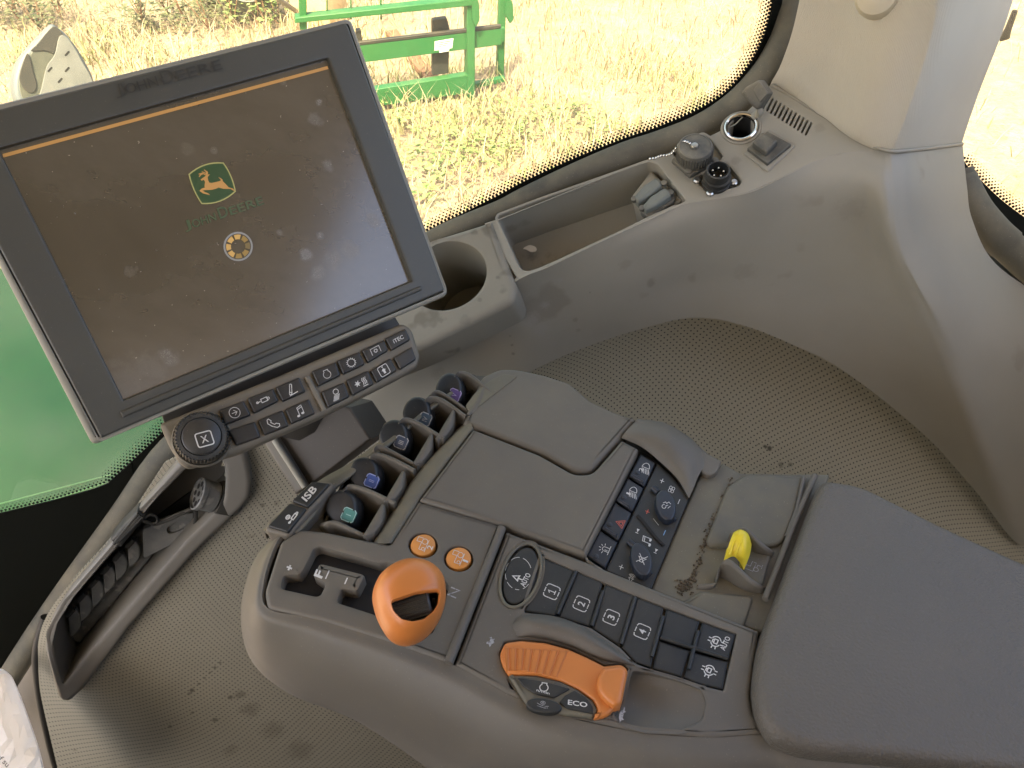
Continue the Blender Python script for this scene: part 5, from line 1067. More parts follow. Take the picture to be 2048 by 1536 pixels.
# domed shoulder right of the light panel
ARC = [(1243, 876), (1283, 894), (1316, 920), (1354, 957), (1378, 996)]
KN = [[(1243, 876, -.4400), (1283, 894, -.4400), (1316, 920, -.4405), (1354, 957, -.441), (1378, 996, -.442)], [(1248, 868, -.4370), (1293, 884, -.4355), (1330, 908, -.4355), (1368, 944, -.4375), (1388, 974, -.442)], [(1256, 858, -.4365), (1306, 868, -.4325), (1346, 888, -.4325), (1382, 922, -.4375), (1397, 952, -.4425)], [(1266, 848, -.4375), (1318, 850, -.4350), (1360, 868, -.4360), (1394, 898, -.4400), (1410, 930, -.4430)], [(1276, 838, -.4400), (1328, 845, -.4450), (1376, 872, -.447), (1400, 894, -.449), (1424, 915, -.450)], [(1278, 842, -.470), (1330, 852, -.480), (1376, 880, -.480), (1402, 905, -.48), (1424, 925, -.48)]]
patch('domed_shoulder', [[atz(*q) for q in r] for r in KN], M['console'], ac, 7, 6, .003)
slab('shoulder_tab', rp([(1376, 884), (1400, 896), (1445, 922, 3), (1434, 945, 4), (1419, 952, 7), (1403, 944, 5), (1392, 925), (1380, 905)], 4), plz(-.4425), M['console'], ac, 0, .02, .0014, gap=.0003)
# valley and tray beside the yellow switch
slab('valley_floor', [(1378, 998), (1402, 945), (1420, 953), (1445, 925), (1482, 946), (1660, 948), (1560, 1280), (1300, 1182)], plz(-.4475), M['console_dusty'], ac, 0, .03, .002)
def raised(name, pts, z, m, th=.004, bev=.0022, **k): return slab(name, pts, plz(z), m, ac, 0, th, bev, **k)
raised('raised_pad', rp([zy(1000, 236, 8), zy(1560, 268, 12), zy(1580, 300, 4), zy(1500, 640), zy(1400, 900, 6), zy(1330, 968, 10), zy(1225, 985, 6), zy(900, 985), zy(620, 985, 10), zy(575, 940, 6), zy(640, 750), zy(790, 370, 8)], 5) if 0 else rp([zy(980, 238)+(6,), zy(1560, 268)+(5,), zy(1578, 300)+(3,), zy(1490, 660), zy(1390, 905)+(8,), zy(1320, 968)+(8,), zy(1220, 984), zy(620, 985)+(6,), zy(572, 935)+(6,), zy(790, 370)+(6,)], 5), -.4445, M['console_dusty'])
raised('lower_raised_pad', rp([zl(860, 1232)+(4,), zl(1195, 1262)+(6,), zl(1218, 1290)+(3,), zl(1165, 1450), zl(1140, 1500), zl(700, 1330)], 4), -.4450, M['console_dusty'])
tube('valley_ridge', [atz(*zy(1690, 262), -.4425), atz(*zy(1480, 750), -.4425), atz(*zy(1240, 1370), -.4425), atz(*zy(1180, 1530), -.4425)], .0022, M['console'], ac, 10)
tube('raised_edge', [atz(*zy(1572, 285), -.4432), atz(*zy(1500, 620), -.4432), atz(*zy(1395, 890), -.4432)], .0014, M['console'], ac, 8)
# yellow switch and its guard
ys = [[(1455, 1110, -.436), (1470, 1102, -.434), (1493, 1116, -.437)], [(1462, 1080, -.424), (1484, 1078, -.421), (1501, 1092, -.425)], [(1472, 1064, -.423), (1490, 1061, -.4205), (1503, 1072, -.424)]]
YS = [[(1447, 1122, -.440), (1466, 1113, -.4345), (1479, 1124, -.4365), (1488, 1140, -.441)], [(1456, 1094, -.430), (1474, 1086, -.4260), (1490, 1098, -.4275), (1499, 1112, -.436)], [(1464, 1072, -.4270), (1480, 1064, -.4235), (1496, 1074, -.4255), (1503, 1092, -.436)], [(1468, 1064, -.431), (1481, 1059, -.4285), (1496, 1067, -.430), (1503, 1086, -.440)], [(1470, 1068, -.446), (1482, 1062, -.446), (1497, 1070, -.446), (1503, 1088, -.446)]]
sw_ = patch('yellow_switch', [[atz(*q) for q in r] for r in YS], M['yellow'], ac, 5, 6, .004, label='ribbed yellow thumb switch')
for a, b, c_ in (((1459, 1108, -.4325), (1466, 1088, -.4270), (1475, 1069, -.4240)), ((1470, 1112, -.4335), (1478, 1090, -.4262), (1486, 1069, -.4238))):
    tube('switch_rib', [atz(*a), atz(*b), atz(*c_)], .0010, M['yellow'], sw_, 6, smooth=4)
guard = [[(1396, 1172, -.446), (1432, 1165, -.443), (1440, 1132, -.434), (1452, 1121, -.430), (1468, 1128, -.430), (1500, 1158, -.436), (1524, 1174, -.4425), (1530, 1178, -.446)]]
wall('switch_guard', [atz(*q) for q in cr(guard[0], 5)], lat, .0045, [max(.003, q[2]+.4475) for q in cr(guard[0], 5)], M['console'], ac, bev=.002, label='near guard wing of the yellow switch')
g2 = [(1462, 1062, -.434), (1484, 1056, -.428), (1500, 1064, -.428), (1522, 1086, -.434), (1542, 1102, -.441), (1547, 1108, -.446)]
wall('switch_guard', [atz(*q) for q in cr(g2, 5)], lat, .0040, [max(.003, q[2]+.4475) for q in cr(g2, 5)], M['console'], ac, bev=.0018, label='far guard wing of the yellow switch')
sp_ = raised('switch_bed', rp([zy(1040, 990)+(3,), zy(1215, 1000), zy(1255, 1045)+(5,), zy(1160, 1380)+(5,), zy(1110, 1385), zy(920, 1240), zy(960, 1130)], 4), -.4438, M['console_dusty'])
cmarks('switch_symbol', -.4438, zy(1068, 1185), 17, 'trailer', M['faded'], sp_, w=.075, ru=.75)
0 and raised('switch_ramp', rp([zy(600, 1010), zy(800, 1000), zy(740, 1130), zy(690, 1270), zy(480, 1390), zy(430, 1350)], 5), -.4452, M['console_dusty'])
# crumbs of dirt in the valley
bm = bmesh.new(); rg = np.random.default_rng(3); line = cr([(1462, 960), (1445, 1010), (1425, 1045), (1410, 1085), (1395, 1130), (1378, 1165), (1360, 1185)], 8)
for k in range(260):
    x, y = line[rg.integers(len(line))]; x += rg.normal(0, 4); y += rg.normal(0, 4)
    if k > 190: x, y = 1370+rg.normal(0, 12), 1172+rg.normal(0, 7)
    r = abs(rg.normal(.0004, .00025))+.0002; s = bmesh.ops.create_icosphere(bm, subdivisions=1, radius=r); bmesh.ops.translate(bm, verts=s['verts'], vec=atz(x, y, -.4472+r*.4))
mk('dirt_crumbs', bm, mat('soil_crumb', (.10, .075, .045), .9, vary=.4), ac, kind='stuff')

# throttle side plate
TP = rp([(1012, 1060, 4), (1166, 1118), (1521, 1260, 4), (1510, 1330), (1502, 1390), (1508, 1425), (1535, 1470, 6), (1420, 1478), (1280, 1468), (1120, 1432), (1010, 1388), (906, 1330, 4)], 5)
ZT = -.4405
strip_px = rp([zb(*q) for q in [(425, 218, 4), (1060, 484), (1752, 742, 3), (1662, 1128, 3), (1480, 1085), (1380, 1042), (1210, 995), (1062, 942, 3), (960, 835), (760, 700), (520, 622), (300, 592, 3)]], 3)
thr_px = [zt(*q) for q in [(112, 560), (182, 402), (400, 377), (700, 402), (1004, 484), (1256, 594), (1462, 702), (1695, 680), (1780, 765), (1698, 1186), (1628, 1240), (1506, 1353), (1324, 1390), (950, 1338), (640, 1288), (444, 1182), (232, 832), (158, 700)]]
hol_px = [(1262, 1342), (1300, 1346), (1350, 1360), (1402, 1378), (1412, 1405), (1404, 1440), (1360, 1460), (1290, 1458), (1246, 1444), (1226, 1428), (1248, 1402)]
slab('throttle_plate', TP, plz(ZT), M['console'], ac, 0, .010, .003, holes=[(strip_px, .005, True, .0012), (rp(thr_px, 3), .0035, True, .0008), (rp(hol_px, 10), .011, False, .0012), (ell(1040.6, 1151, 66, 37, -71, 44), .004, True, .0014)], seg=4, gap=.0005)
sc_ = [[(1262, 1335), (1310, 1360), (1360, 1372), (1440, 1390)], [(1262, 1380), (1320, 1400), (1370, 1420), (1420, 1425)], [(1250, 1430), (1310, 1450), (1370, 1455), (1420, 1450)]]
# oval steering button
ob = slab('steering_button', ell(1041, 1151, 60, 32.5, -71, 44), plz(ZT), M['softkey'], ac, -.0002, .005, .0016, seg=4, label='black oval button with wheel arrow and AUTO')
tubepts = [atz(x, y, ZT+.0002) for x, y in ell(1041, 1151, 66, 37.5, -71, 44)]
tube('button_collar', tubepts+[tubepts[0], tubepts[1]], .0011, M['console_dusty'], ac, 8)
OP = plz(ZT-.0002)
marks('button_outline', OP, (1037, 1147), (30, 0), (0, -36), [arc(0, 0, .88, a, a+d, 5, ry=.9) for a, d in ((20, 50), (85, 40), (140, 30), (180, 22), (212, 30), (255, 18), (290, 30))], [], M['white'], ob, w=.03)
cmarks('button_symbol', ZT-.0002, zb(258, 362), 12, 'wheel', M['white'], ob, w=.2)
text('button_lettering', OP, 'AUTO', zb(310, 374), (6.5, -12.5), (-5, -2.2), M['white'], ob, bold=.02)
# rubber key strip
ZS = ZT-.0008
KP = [('1', [(425, 220), (648, 312), (522, 622), (302, 590)]), ('2', [(662, 317), (840, 393), (757, 698), (533, 625)]), ('3', [(852, 398), (1056, 484), (955, 828), (768, 706)]), ('4', [(1068, 490), (1258, 562), (1168, 975), (1062, 940), (964, 838)]),
      ('a', [(1270, 568), (1504, 655), (1448, 845), (1222, 772)]), ('b', [(1218, 785), (1440, 858), (1376, 1040), (1176, 980)]), ('c', [(1516, 660), (1750, 743), (1700, 915), (1460, 850)]), ('d', [(1452, 864), (1696, 930), (1662, 1126), (1480, 1083), (1386, 1042)])]
KS = {'1': 'key strip button numbered 1', '2': 'key strip button numbered 2', '3': 'key strip button numbered 3', '4': 'key strip button numbered 4', 'a': 'blank far key', 'b': 'blank near key', 'c': 'key with axle lock symbol and AUTO', 'd': 'key with axle lock symbol only'}
for n_, q in KP:
    q = [zb(*p) for p in q]
    k_ = slab('strip_key', rp([p+(2,) for p in q], 2), plz(ZS), M['softkey'], ac, 0, .004, .0009, gap=.00025, label=KS[n_])
    if n_ in '1234':
        c = zb(*{'1': (490, 455), '2': (692, 538), '3': (896, 630), '4': (1108, 727)}[n_]); g_ = sq(1, .38)
        brk = [[(-.55, 1), (-.62, 1), (-.9, .9), (-1, .62), (-1, -.62), (-.9, -.9), (-.62, -1), (-.55, -1)], [(.55, 1), (.62, 1), (.9, .9), (1, .62), (1, -.62), (.9, -.9), (.62, -1), (.55, -1)], [(-.35, 1), (.35, 1)], [(-.35, -1), (.35, -1)]]
        marks('key_number', plz(ZS), c, RTV*13.2, UPV*14.2, brk+([[(-.26, .26), (.04, .50), (.04, -.48)], [(-.28, -.48), (.34, -.48)]] if n_ == '1' else []), [], M['white'], k_, w=.13, txt=[] if n_ == '1' else [(n_, (0, 0), .32, .52, .02)])
    if n_ in 'cd':
        c = zb(*{'c': (1610, 795), 'd': (1565, 992)}[n_]); marks('key_symbol', plz(ZS), c, RTV*16, UPV*16.5, *ICON['diff'], M['white'], k_, w=.13)
        if n_ == 'c': text('key_lettering', plz(ZS), 'AUTO', zb(1674, 808), (6, -13), (-5.2, -2), M['white'], k_, bold=.02)
for a, b in (((840, 452), (762, 690)), ((1250, 625), (1172, 900)), ((1232, 768), (1690, 912)), ((1490, 725), (1424, 985)), ((655, 318), (528, 610)), ((1060, 495), (962, 815))):
    tube('strip_ridge', [atz(*zb(*a), ZS+.0006), atz(*zb(*b), ZS+.0006)], .0013, M['softkey'], ac, 8)
# arched hood over the throttle wheel
HO = [(1024, 1252), (1034, 1236), (1052, 1229), (1100, 1232), (1150, 1247), (1200, 1276), (1240, 1305), (1272, 1332)]
HI = [(1036, 1278), (1060, 1277), (1085, 1279), (1112, 1286), (1150, 1299), (1185, 1315), (1220, 1325), (1262, 1330)]
def mixr(f, z): return [atz(a[0]+(b[0]-a[0])*f, a[1]+(b[1]-a[1])*f, z(i)) for i, (a, b) in enumerate(zip(HO, HI))]
bump = [0, .5, .85, 1, 1, .85, .5, 0]
patch('throttle_hood', [mixr(-.04, lambda i: ZT-.004), mixr(.02, lambda i: ZT+.003*bump[i]), mixr(.22, lambda i: ZT+.0085*bump[i]), mixr(.5, lambda i: ZT+.0080*bump[i]), mixr(.85, lambda i: ZT+.0035*bump[i]), mixr(1.02, lambda i: ZT-.004)], M['console'], ac, 6, 6, .003)
# throttle lever
th = slab('throttle_lever', rp([zt(*q) for q in [(122, 560, 9), (190, 410, 9), (400, 385), (700, 410), (1000, 492), (1250, 602), (1460, 710, 2), (1690, 688, 11), (1772, 765, 9), (1692, 1180, 11), (1620, 1232, 9), (1500, 1345, 9), (1322, 1382, 5), (1392, 1275, 8), (1330, 1150), (1130, 1002), (900, 892), (600, 822), (240, 812, 3), (165, 700)]], 3), plz(ZT), M['orange'], ac, .0040, .014, .0018, seg=4, label='orange ribbed throttle wheel with thumb tab')
for (a, b) in zip([165, 245, 345, 445, 550, 665, 775, 890], [245, 345, 445, 550, 665, 775, 890, 1005]):
    ya = lambda x: 400+max(0, x-300)*.10+55; yb = lambda x: 785+max(0, x-450)*.16
    xa, xb = a*.80+60, b*.80+60
    if a == 165: pass
    q = [(a+8, 470+(a-165)*.06), (b-8, 470+(b-165)*.06), (xb-6, 775+max(0, b-450)*.155), (xa+6, 775+max(0, a-450)*.155)]
    slab('grip_rib', rp([zt(*p)+(1.5,) for p in q], 2), plz(ZT+.0036), M['orange'], th, .0011, .003, .0007)
slab('thumb_tab', rp([zt(*q) for q in [(1450, 730, 4), (1690, 690, 14), (1772, 768, 12), (1690, 1182, 14), (1600, 1222, 14), (1470, 1130, 16), (1380, 1010, 18), (1370, 850, 18)]], 14), plz(ZT+.0036), M['orange'], th, .0062, .010, .0030, seg=5)
dsk = slab('throttle_hub', rp([zt(*q) for q in [(232, 826, 4), (600, 830), (900, 900), (1125, 1010), (1322, 1158), (1384, 1278, 4), (1318, 1374, 5), (950, 1330), (640, 1280), (450, 1180, 6)]], 3), plz(ZT), M['console_dusty'], ac, .0028, .012, .002, label='grey hub with three dark keys')
PH = plz(ZT+.0028)
k_ = slab('hub_key', rp([zt(*q) for q in [(345, 862, 4), (700, 910), (1030, 1005, 3), (820, 1122, 3), (580, 1070), (425, 975)]], 2), PH, M['softkey'], dsk, .0012, .003, .0008, label='key with engine outline and n/min')
marks('key_symbol', PH.up(.0012), zt(692, 980), (11.5, 1.5), (1.5, -10), *ICON['engine'], M['white'], k_, w=.17)
text('key_lettering', PH.up(.0012), 'n/min', zt(680, 1045), (13, 3.6), (.3, -2.6), M['white'], k_)
k_ = slab('hub_key', rp([zt(*q) for q in [(1080, 1022, 3), (1230, 1112), (1318, 1232), (1322, 1324, 3), (1000, 1264, 4), (882, 1182, 4), (962, 1092)]], 2), PH, M['softkey'], dsk, .0012, .003, .0008, label='key lettered ECO')
text('key_lettering', PH.up(.0012), 'ECO', zt(1122, 1197), (19.5, 3), (.3, -5), M['white'], k_, bold=.02)
k_ = slab('hub_key', ell(*zt(690, 1222), 36, 14.5, 8, 36), PH, M['softkey'], dsk, .0022, .004, .001, label='oval key with lock and oil can symbol')
marks('key_symbol', PH.up(.0022), zt(678, 1210), (12.5, 2), (.5, -8), *ICON['oil'], M['faded'], k_, w=.1)
# hare and tortoise prints
hare = [(-.9, -.2), (-.5, .3), (-.6, .8), (-.3, .9), (-.1, .35), (.3, .3), (.5, .7), (.7, .2), (.4, -.1), (.6, -.6), (.2, -.5), (0, -.9), (-.3, -.4)]
tort = [(-1, 0), (-.7, .12), (-.45, .4), (0, .5), (.45, .35), (.6, .05), (.95, .1), (1, -.1), (.6, -.15), (.5, -.5), (.35, -.2), (-.3, -.22), (-.45, -.55), (-.6, -.2)]
marks('hare_print', plz(ZT), zb(75, 795), np.array([.35, -.93])*13, np.array([-.9, -.35])*9, [], [hare], M['faded'], ac)
marks('tortoise_print', plz(ZT), zb(970, 1297), np.array([.3, -.95])*17, np.array([-.92, -.35])*12, [], [tort], M['faded'], ac)
# smooth hollow beside the throttle
HL = [[(1255, 1336, -.4425), (1300, 1342, -.4418), (1355, 1358, -.4412), (1412, 1372, -.4412)], [(1250, 1370, -.4500), (1300, 1375, -.4480), (1360, 1388, -.4440), (1418, 1400, -.4412)], [(1238, 1402, -.4505), (1295, 1412, -.4500), (1360, 1424, -.4450), (1416, 1430, -.4412)], [(1224, 1428, -.4480), (1290, 1440, -.4470), (1358, 1448, -.4435), (1408, 1448, -.4412)], [(1220, 1448, -.4422), (1286, 1466, -.4415), (1360, 1470, -.4412), (1412, 1462, -.4412)]]
patch('thumb_hollow', [[atz(*q) for q in r] for r in HL], M['console'], ac, 8, 8, .002)

# armrest pad: padded vinyl cushion
pad_o = rp([(1644, 953, 20), (1520, 1280, 60), (1510, 1370, 40), (1520, 1432, 40), (1552, 1478, 40), (1620, 1500), (1780, 1514), (2200, 1560), (2240, 1190), (2048, 1119), (1880, 1043), (1722, 964, 34)], 30, 9)
ap = thing('armrest_pad', 'grey leather grained armrest pad in the lower right corner', 'armrest', atz(1800, 1300, -.49))
def padmesh():
    pl = plz(-.4285); P = [pl.to2(pl.hit(*q)) for q in pad_o]
    if area2(P) < 0: P = P[::-1]
    bm = bmesh.new(); rings = []
    for ins, h in ((.003, -.055), (.0, -.040), (0, -.012), (.0004, -.0062), (.0014, -.0035), (.0032, -.0014), (.0054, -.0003), (.0075, 0)):
        rings.append([bm.verts.new(pl.to3(q, h)) for q in off2(P, ins)])
    n = len(P)
    for a, b in zip(rings, rings[1:]):
        for i in range(n): bm.faces.new((a[i], a[(i+1) % n], b[(i+1) % n], b[i]))
    for t in tessellate_polygon([[Vector(pl.to2(v.co)+(0,)) for v in rings[-1]]]):
        try: bm.faces.new([rings[-1][i] for i in t])
        except ValueError: pass
    return mk('cushion', bm, M['pad'], ap, 60)
padmesh()
slab('pad_base', [(1660, 975), (1530, 1290), (1524, 1400), (1560, 1470), (1780, 1540), (2180, 1620), (2220, 1200)], plz(-.468), M['console_dark'], ap, 0, .05, .004)
cf = thing('armrest_column', 'dark support column carrying the armrest console', 'column', EYE+Vector((.1, .25, -1.52)))
bm = bmesh.new(); add_box(bm, EYE+Vector((.12, .27, -1.02)), .14, .12, 1.0, bev=.02); mk('post', bm, M['console_dark'], cf)
# ================================================================ outside: ground, grass, implement, mirror, machine panel
G0 = 0.0
def gd(x, y, z=0):
    d = ray(x, y); return EYE+d*((z-EYE.z)/d.z)
def hgt(x, y): return .05*np.sin(x*1.3+.4*y)+.04*np.sin(y*1.9-x*.7)+.02*np.sin(x*4.1+y*3.3)
a = np.linspace(-1, 1, 150); xs = np.sinh(a*4.2)/np.sinh(4.2)*600; ys = xs+6
X, Y = np.meshgrid(xs, ys); Zg = hgt(X, Y)*np.exp(-((X**2+(Y-6)**2)/900))-.03
V = np.stack([X.ravel(), Y.ravel(), Zg.ravel()], 1); n = len(a)
Fq = [(i*n+j, i*n+j+1, (i+1)*n+j+1, (i+1)*n+j) for i in range(n-1) for j in range(n-1)]
me = bpy.data.meshes.new('ground'); me.from_pydata(V.tolist(), [], Fq)
def ground_mat():
    m = mat('dry_ground', (.31, .235, .165), .95, grain=(30, .6, .03), vary=.1); t = m.node_tree; L = t.links.new; b = t.nodes['Principled BSDF']
    tc = N(t, 'ShaderNodeTexCoord'); prev = b.inputs['Base Color'].links[0].from_socket
    for sc, lo, hi, col, k in ((3.2, .48, .66, (.44, .37, .235), .9), (9, .55, .68, (.27, .165, .105), .8), (2.1, .56, .68, (.24, .25, .10), .6), (38, .56, .66, (.17, .11, .07), .7)):
        nn_ = N(t, 'ShaderNodeTexNoise'); nn_.inputs['Scale'].default_value = sc; nn_.inputs['Detail'].default_value = 7; nn_.inputs['Roughness'].default_value = .65; L(tc.outputs['Object'], nn_.inputs[0])
        mr = N(t, 'ShaderNodeMapRange'); mr.inputs[1].default_value = lo; mr.inputs[2].default_value = hi; mr.inputs[4].default_value = k; L(nn_.outputs[0], mr.inputs[0])
        mx = N(t, 'ShaderNodeMix', data_type='RGBA'); mx.inputs[7].default_value = col+(1,); L(mr.outputs[0], mx.inputs[0]); L(prev, mx.inputs[6]); prev = mx.outputs[2]
    L(prev, b.inputs['Base Color']); return m
o = mkm('ground', me, ground_mat()); prop(o, kind='structure')
def blade_mat(name, c1, c2):
    m = mat(name, c1, .8, vary=.1); t = m.node_tree; L = t.links.new; b = t.nodes['Principled BSDF']
    tc = N(t, 'ShaderNodeTexCoord'); nn_ = N(t, 'ShaderNodeTexNoise'); nn_.inputs['Scale'].default_value = 14; nn_.inputs['Detail'].default_value = 4; L(tc.outputs['Object'], nn_.inputs[0])
    mr = N(t, 'ShaderNodeMapRange'); mr.inputs[1].default_value = .35; mr.inputs[2].default_value = .65; L(nn_.outputs[0], mr.inputs[0])
    mx = N(t, 'ShaderNodeMix', data_type='RGBA'); mx.inputs[6].default_value = c1+(1,); mx.inputs[7].default_value = c2+(1,); L(mr.outputs[0], mx.inputs[0]); L(mx.outputs[2], b.inputs['Base Color']); return m
def blades(name, pts, hmin, hmax, w, m, lean=.6, base=0):
    n_ = len(pts); ang = RNG.uniform(0, 2*np.pi, n_); h = RNG.uniform(hmin, hmax, n_); ln = RNG.uniform(.1, lean, n_)*h
    dx, dy = np.cos(ang), np.sin(ang); wx, wy = -dy*w/2, dx*w/2; z0 = hgt(pts[:, 0], pts[:, 1])-.04+base
    b = np.stack([pts[:, 0], pts[:, 1], z0], 1); A = b+np.stack([wx, wy, 0*wx], 1); B = b-np.stack([wx, wy, 0*wx], 1)
    mid = b+np.stack([dx*ln*.35, dy*ln*.35, h*.6], 1); C = mid+np.stack([wx, wy, 0*wx], 1)*.8; D = mid-np.stack([wx, wy, 0*wx], 1)*.8; T = b+np.stack([dx*ln, dy*ln, h], 1)
    V = np.stack([A, B, C, D, T], 1).reshape(-1, 3); k = np.arange(n_)*5
    faces = np.concatenate([np.stack([k, k+1, k+3, k+2], 1)]).tolist()+np.stack([k+2, k+3, k+4], 1).tolist()
    me = bpy.data.meshes.new(name); me.from_pydata(V.tolist(), [], faces); o = mkm(name, me, m, flat=True); prop(o, kind='stuff'); return o
def scatter(n_, f):
    out = []
    while len(out) < n_:
        x = RNG.uniform(-8, 7); y = RNG.uniform(2.2, 11.5)
        if RNG.random() < f(x, y): out.append((x, y))
    return np.array(out)
def clump(x, y, s=1.0, o=0): return .5+.5*math.sin(x*2.1*s+o)*math.sin(y*2.7*s+1.3*o+x)
blades('dry_grass', scatter(26000, lambda x, y: .25+.75*clump(x, y, 1.1) if x < 2.2+.1*y else .06), .05, .26, .008, blade_mat('straw_blade', (.42, .365, .25), (.34, .25, .17)), 1.3)
blades('green_grass', scatter(11000, lambda x, y: clump(x, y, .8, 2)**2*(1 if -6 < x < 1.6 and y < 7 else .25) if x < 2.4 else .01), .06, .20, .012, blade_mat('green_blade', (.23, .27, .10), (.35, .32, .17)), 1.2)
# low leafy weeds near the window
def leaves(name, cents, nper, spread, size, m, hmax):
    Vv, Ff = [], []
    for cx, cy in cents:
        for _ in range(nper):
            r = abs(RNG.normal(0, spread)); a = RNG.uniform(0, 6.283); x, y = cx+r*math.cos(a), cy+r*math.sin(a); z = float(hgt(x, y))+RNG.uniform(.02, hmax)*math.exp(-(r/spread)**2*.3)
            d = Vector((math.cos(a), math.sin(a), RNG.uniform(-.3, .6))).normalized(); s = Vector((-d.y, d.x, RNG.uniform(-.3, .3))); L_ = size*RNG.uniform(.6, 1.3); c = Vector((x, y, z)); k = len(Vv)
            Vv += [c-d*L_*.5, c+s*L_*.28, c+d*L_*.5, c-s*L_*.28]; Ff.append((k, k+1, k+2, k+3))
    me = bpy.data.meshes.new(name); me.from_pydata([tuple(v) for v in Vv], [], Ff); return mkm(name, me, m, flat=True)
LG = blade_mat('weed_leaf', (.16, .245, .07), (.28, .31, .12)); DG = blade_mat('shrub_leaf', (.075, .10, .04), (.15, .135, .07))
wc_ = [tuple(gd(*p))[:2] for p in ((1000, 230), (1090, 240), (890, 290), (960, 300), (870, 350), (1040, 280), (880, 390), (1150, 230), (930, 350), (1000, 330), (860, 420), (90, 190), (30, 130), (800, 250), (1180, 270), (840, 330))]
o = leaves('leafy_weeds', wc_, 75, .22, .05, LG, .14); prop(o, kind='stuff')
for (px, py, sc, nl), lb in (((40, 30, .35, 420), 'low green shrub at the far left edge of the field'), ((330, 26, .55, 800), 'dark brown green shrub behind the dry grass left of the bucket'), ((470, 20, .42, 700), 'green shrub partly around the grey bucket'), ((545, 40, .22, 300), 'yellow green low shrub beside the timber block')):
    p = gd(px, py); sh_ = thing('shrub', lb, 'shrub', p, 'shrubs at the edge of the dry field')
    cs = [(p.x+RNG.normal(0, sc*.7), p.y+RNG.normal(0, sc*.4)) for _ in range(6)]
    mo = leaves('foliage', cs, nl//6, sc*.45, .06, LG if 'yellow' in lb else DG, .30); mo.parent = sh_; mo.matrix_parent_inverse = Matrix.Translation(-sh_.location)
    bm = bmesh.new()
    for c_ in cs:
        for q in range(3): add_tube(bm, [Vector((c_[0], c_[1], -.03)), Vector((c_[0]+RNG.normal(0, .12), c_[1]+RNG.normal(0, .12), .3+RNG.uniform(0, .25)))], [.006, .002], 5)
    mk('stem', bm, M['rust'], sh_)

# green carriage frame of a loader attachment
b0, b1 = gd(767, 211, .02), gd(937, 191, .02); hx = (b1-b0).normalized(); nI = Vector((hx.y, -hx.x, 0)).normalized()
if nI.dot(EYE-b0) < 0: nI = -nI
PI = Pl(nI, nI.dot(b0-EYE)); im = thing('implement_frame', 'green steel attachment frame with upright posts standing in the dry grass', 'implement', gd(860, 200))
def bar(name, px, m=M['green'], th=.06, topo=0, **k): return slab(name, px, PI, m, im, topo, th, .006, **k)
bar('top_rail', [(590, 36), (945, -2), (945, 12), (590, 47)], th=.09, topo=.05)
bar('middle_rail', [(590, 106), (1004, 57), (1004, 90), (590, 143)], th=.05)
bar('lower_rail', [(590, 204), (942, 149), (942, 186), (590, 237)], th=.07)
bar('upright', [(934, -30), (951, -30), (950, 196), (936, 196)], th=.12, topo=.03)
bar('upright', [(596, -60), (613, -60), (614, 60), (600, 60)], th=.06, topo=.02)
bar('hook_plate', rp([(944, -20), (958, 4), (960, 40, 6), (952, 56, 4), (945, 40)], 4), th=.03, topo=.06)
PI2 = PI.up(-.34)
slab('rear_upright', [(1000, -30), (1014, -30), (1008, 158), (994, 152)], PI2, M['green'], im, 0, .05, .006)
slab('rear_hook', rp([(1012, -12), (1026, 6), (1028, 40, 6), (1020, 48, 4), (1010, 30)], 4), PI2, M['green'], im, .02, .03, .006)
slab('side_link', [(940, 170), (1010, 155), (1010, 164), (940, 180)], PI.up(-.1), M['green'], im, 0, .05, .005)
slab('middle_rail_rear', [(950, 64), (1010, 56), (1010, 84), (950, 92)], PI.up(-.30), M['green'], im, 0, .04, .005)
bar('black_plate', rp([(865, 40, 3), (894, 36, 3), (900, 60), (897, 147), (865, 151)], 3), M['blackpaint'], .05, -.06)
bar('black_bracket', rp([(712, 62, 3), (722, 60, 3), (726, 90), (714, 92)], 2), M['blackpaint'], .05, -.03)
for q in (((716, 92), (1000, 54)),): bar('rack_strip', [(590, 100), (1002, 50), (1002, 57), (590, 107)], M['blackpaint'], .03, .004)
for px in (652, 700, 760): bar('thin_rod', [(px, -60), (px+3, -60), (px+4, 40), (px+1, 40)], th=.012, topo=-.02)
d_ = bar('warning_decal', [(870, 83), (907, 77), (905, 97), (869, 102)], M['paper'], .003, .003); d2 = bar('warning_decal', [(878, 97), (899, 94), (898, 103), (879, 106)], M['paper'], .003, .0045, label='small lower decal')
for k in range(3): slab('decal_print', [(873, 86+k*4), (902-k*4, 81+k*4), (902-k*4, 82.6+k*4), (873, 87.6+k*4)], PI, M['blackpaint'], d_, .0036, .0005, .0001)
ft = gd(880, 160); 
bm = bmesh.new(); add_box(bm, (0, 0, 0), .11, 1.3, .05, bev=.006); o = mk('fork_tine', bm, M['rust']); q = gd(830, 130); o.location = Vector((q.x, q.y, .05)); o.rotation_euler = (0, 0, R(24)); prop(o, 'rusty brown fork tine lying on the ground behind the frame', 'fork tine')
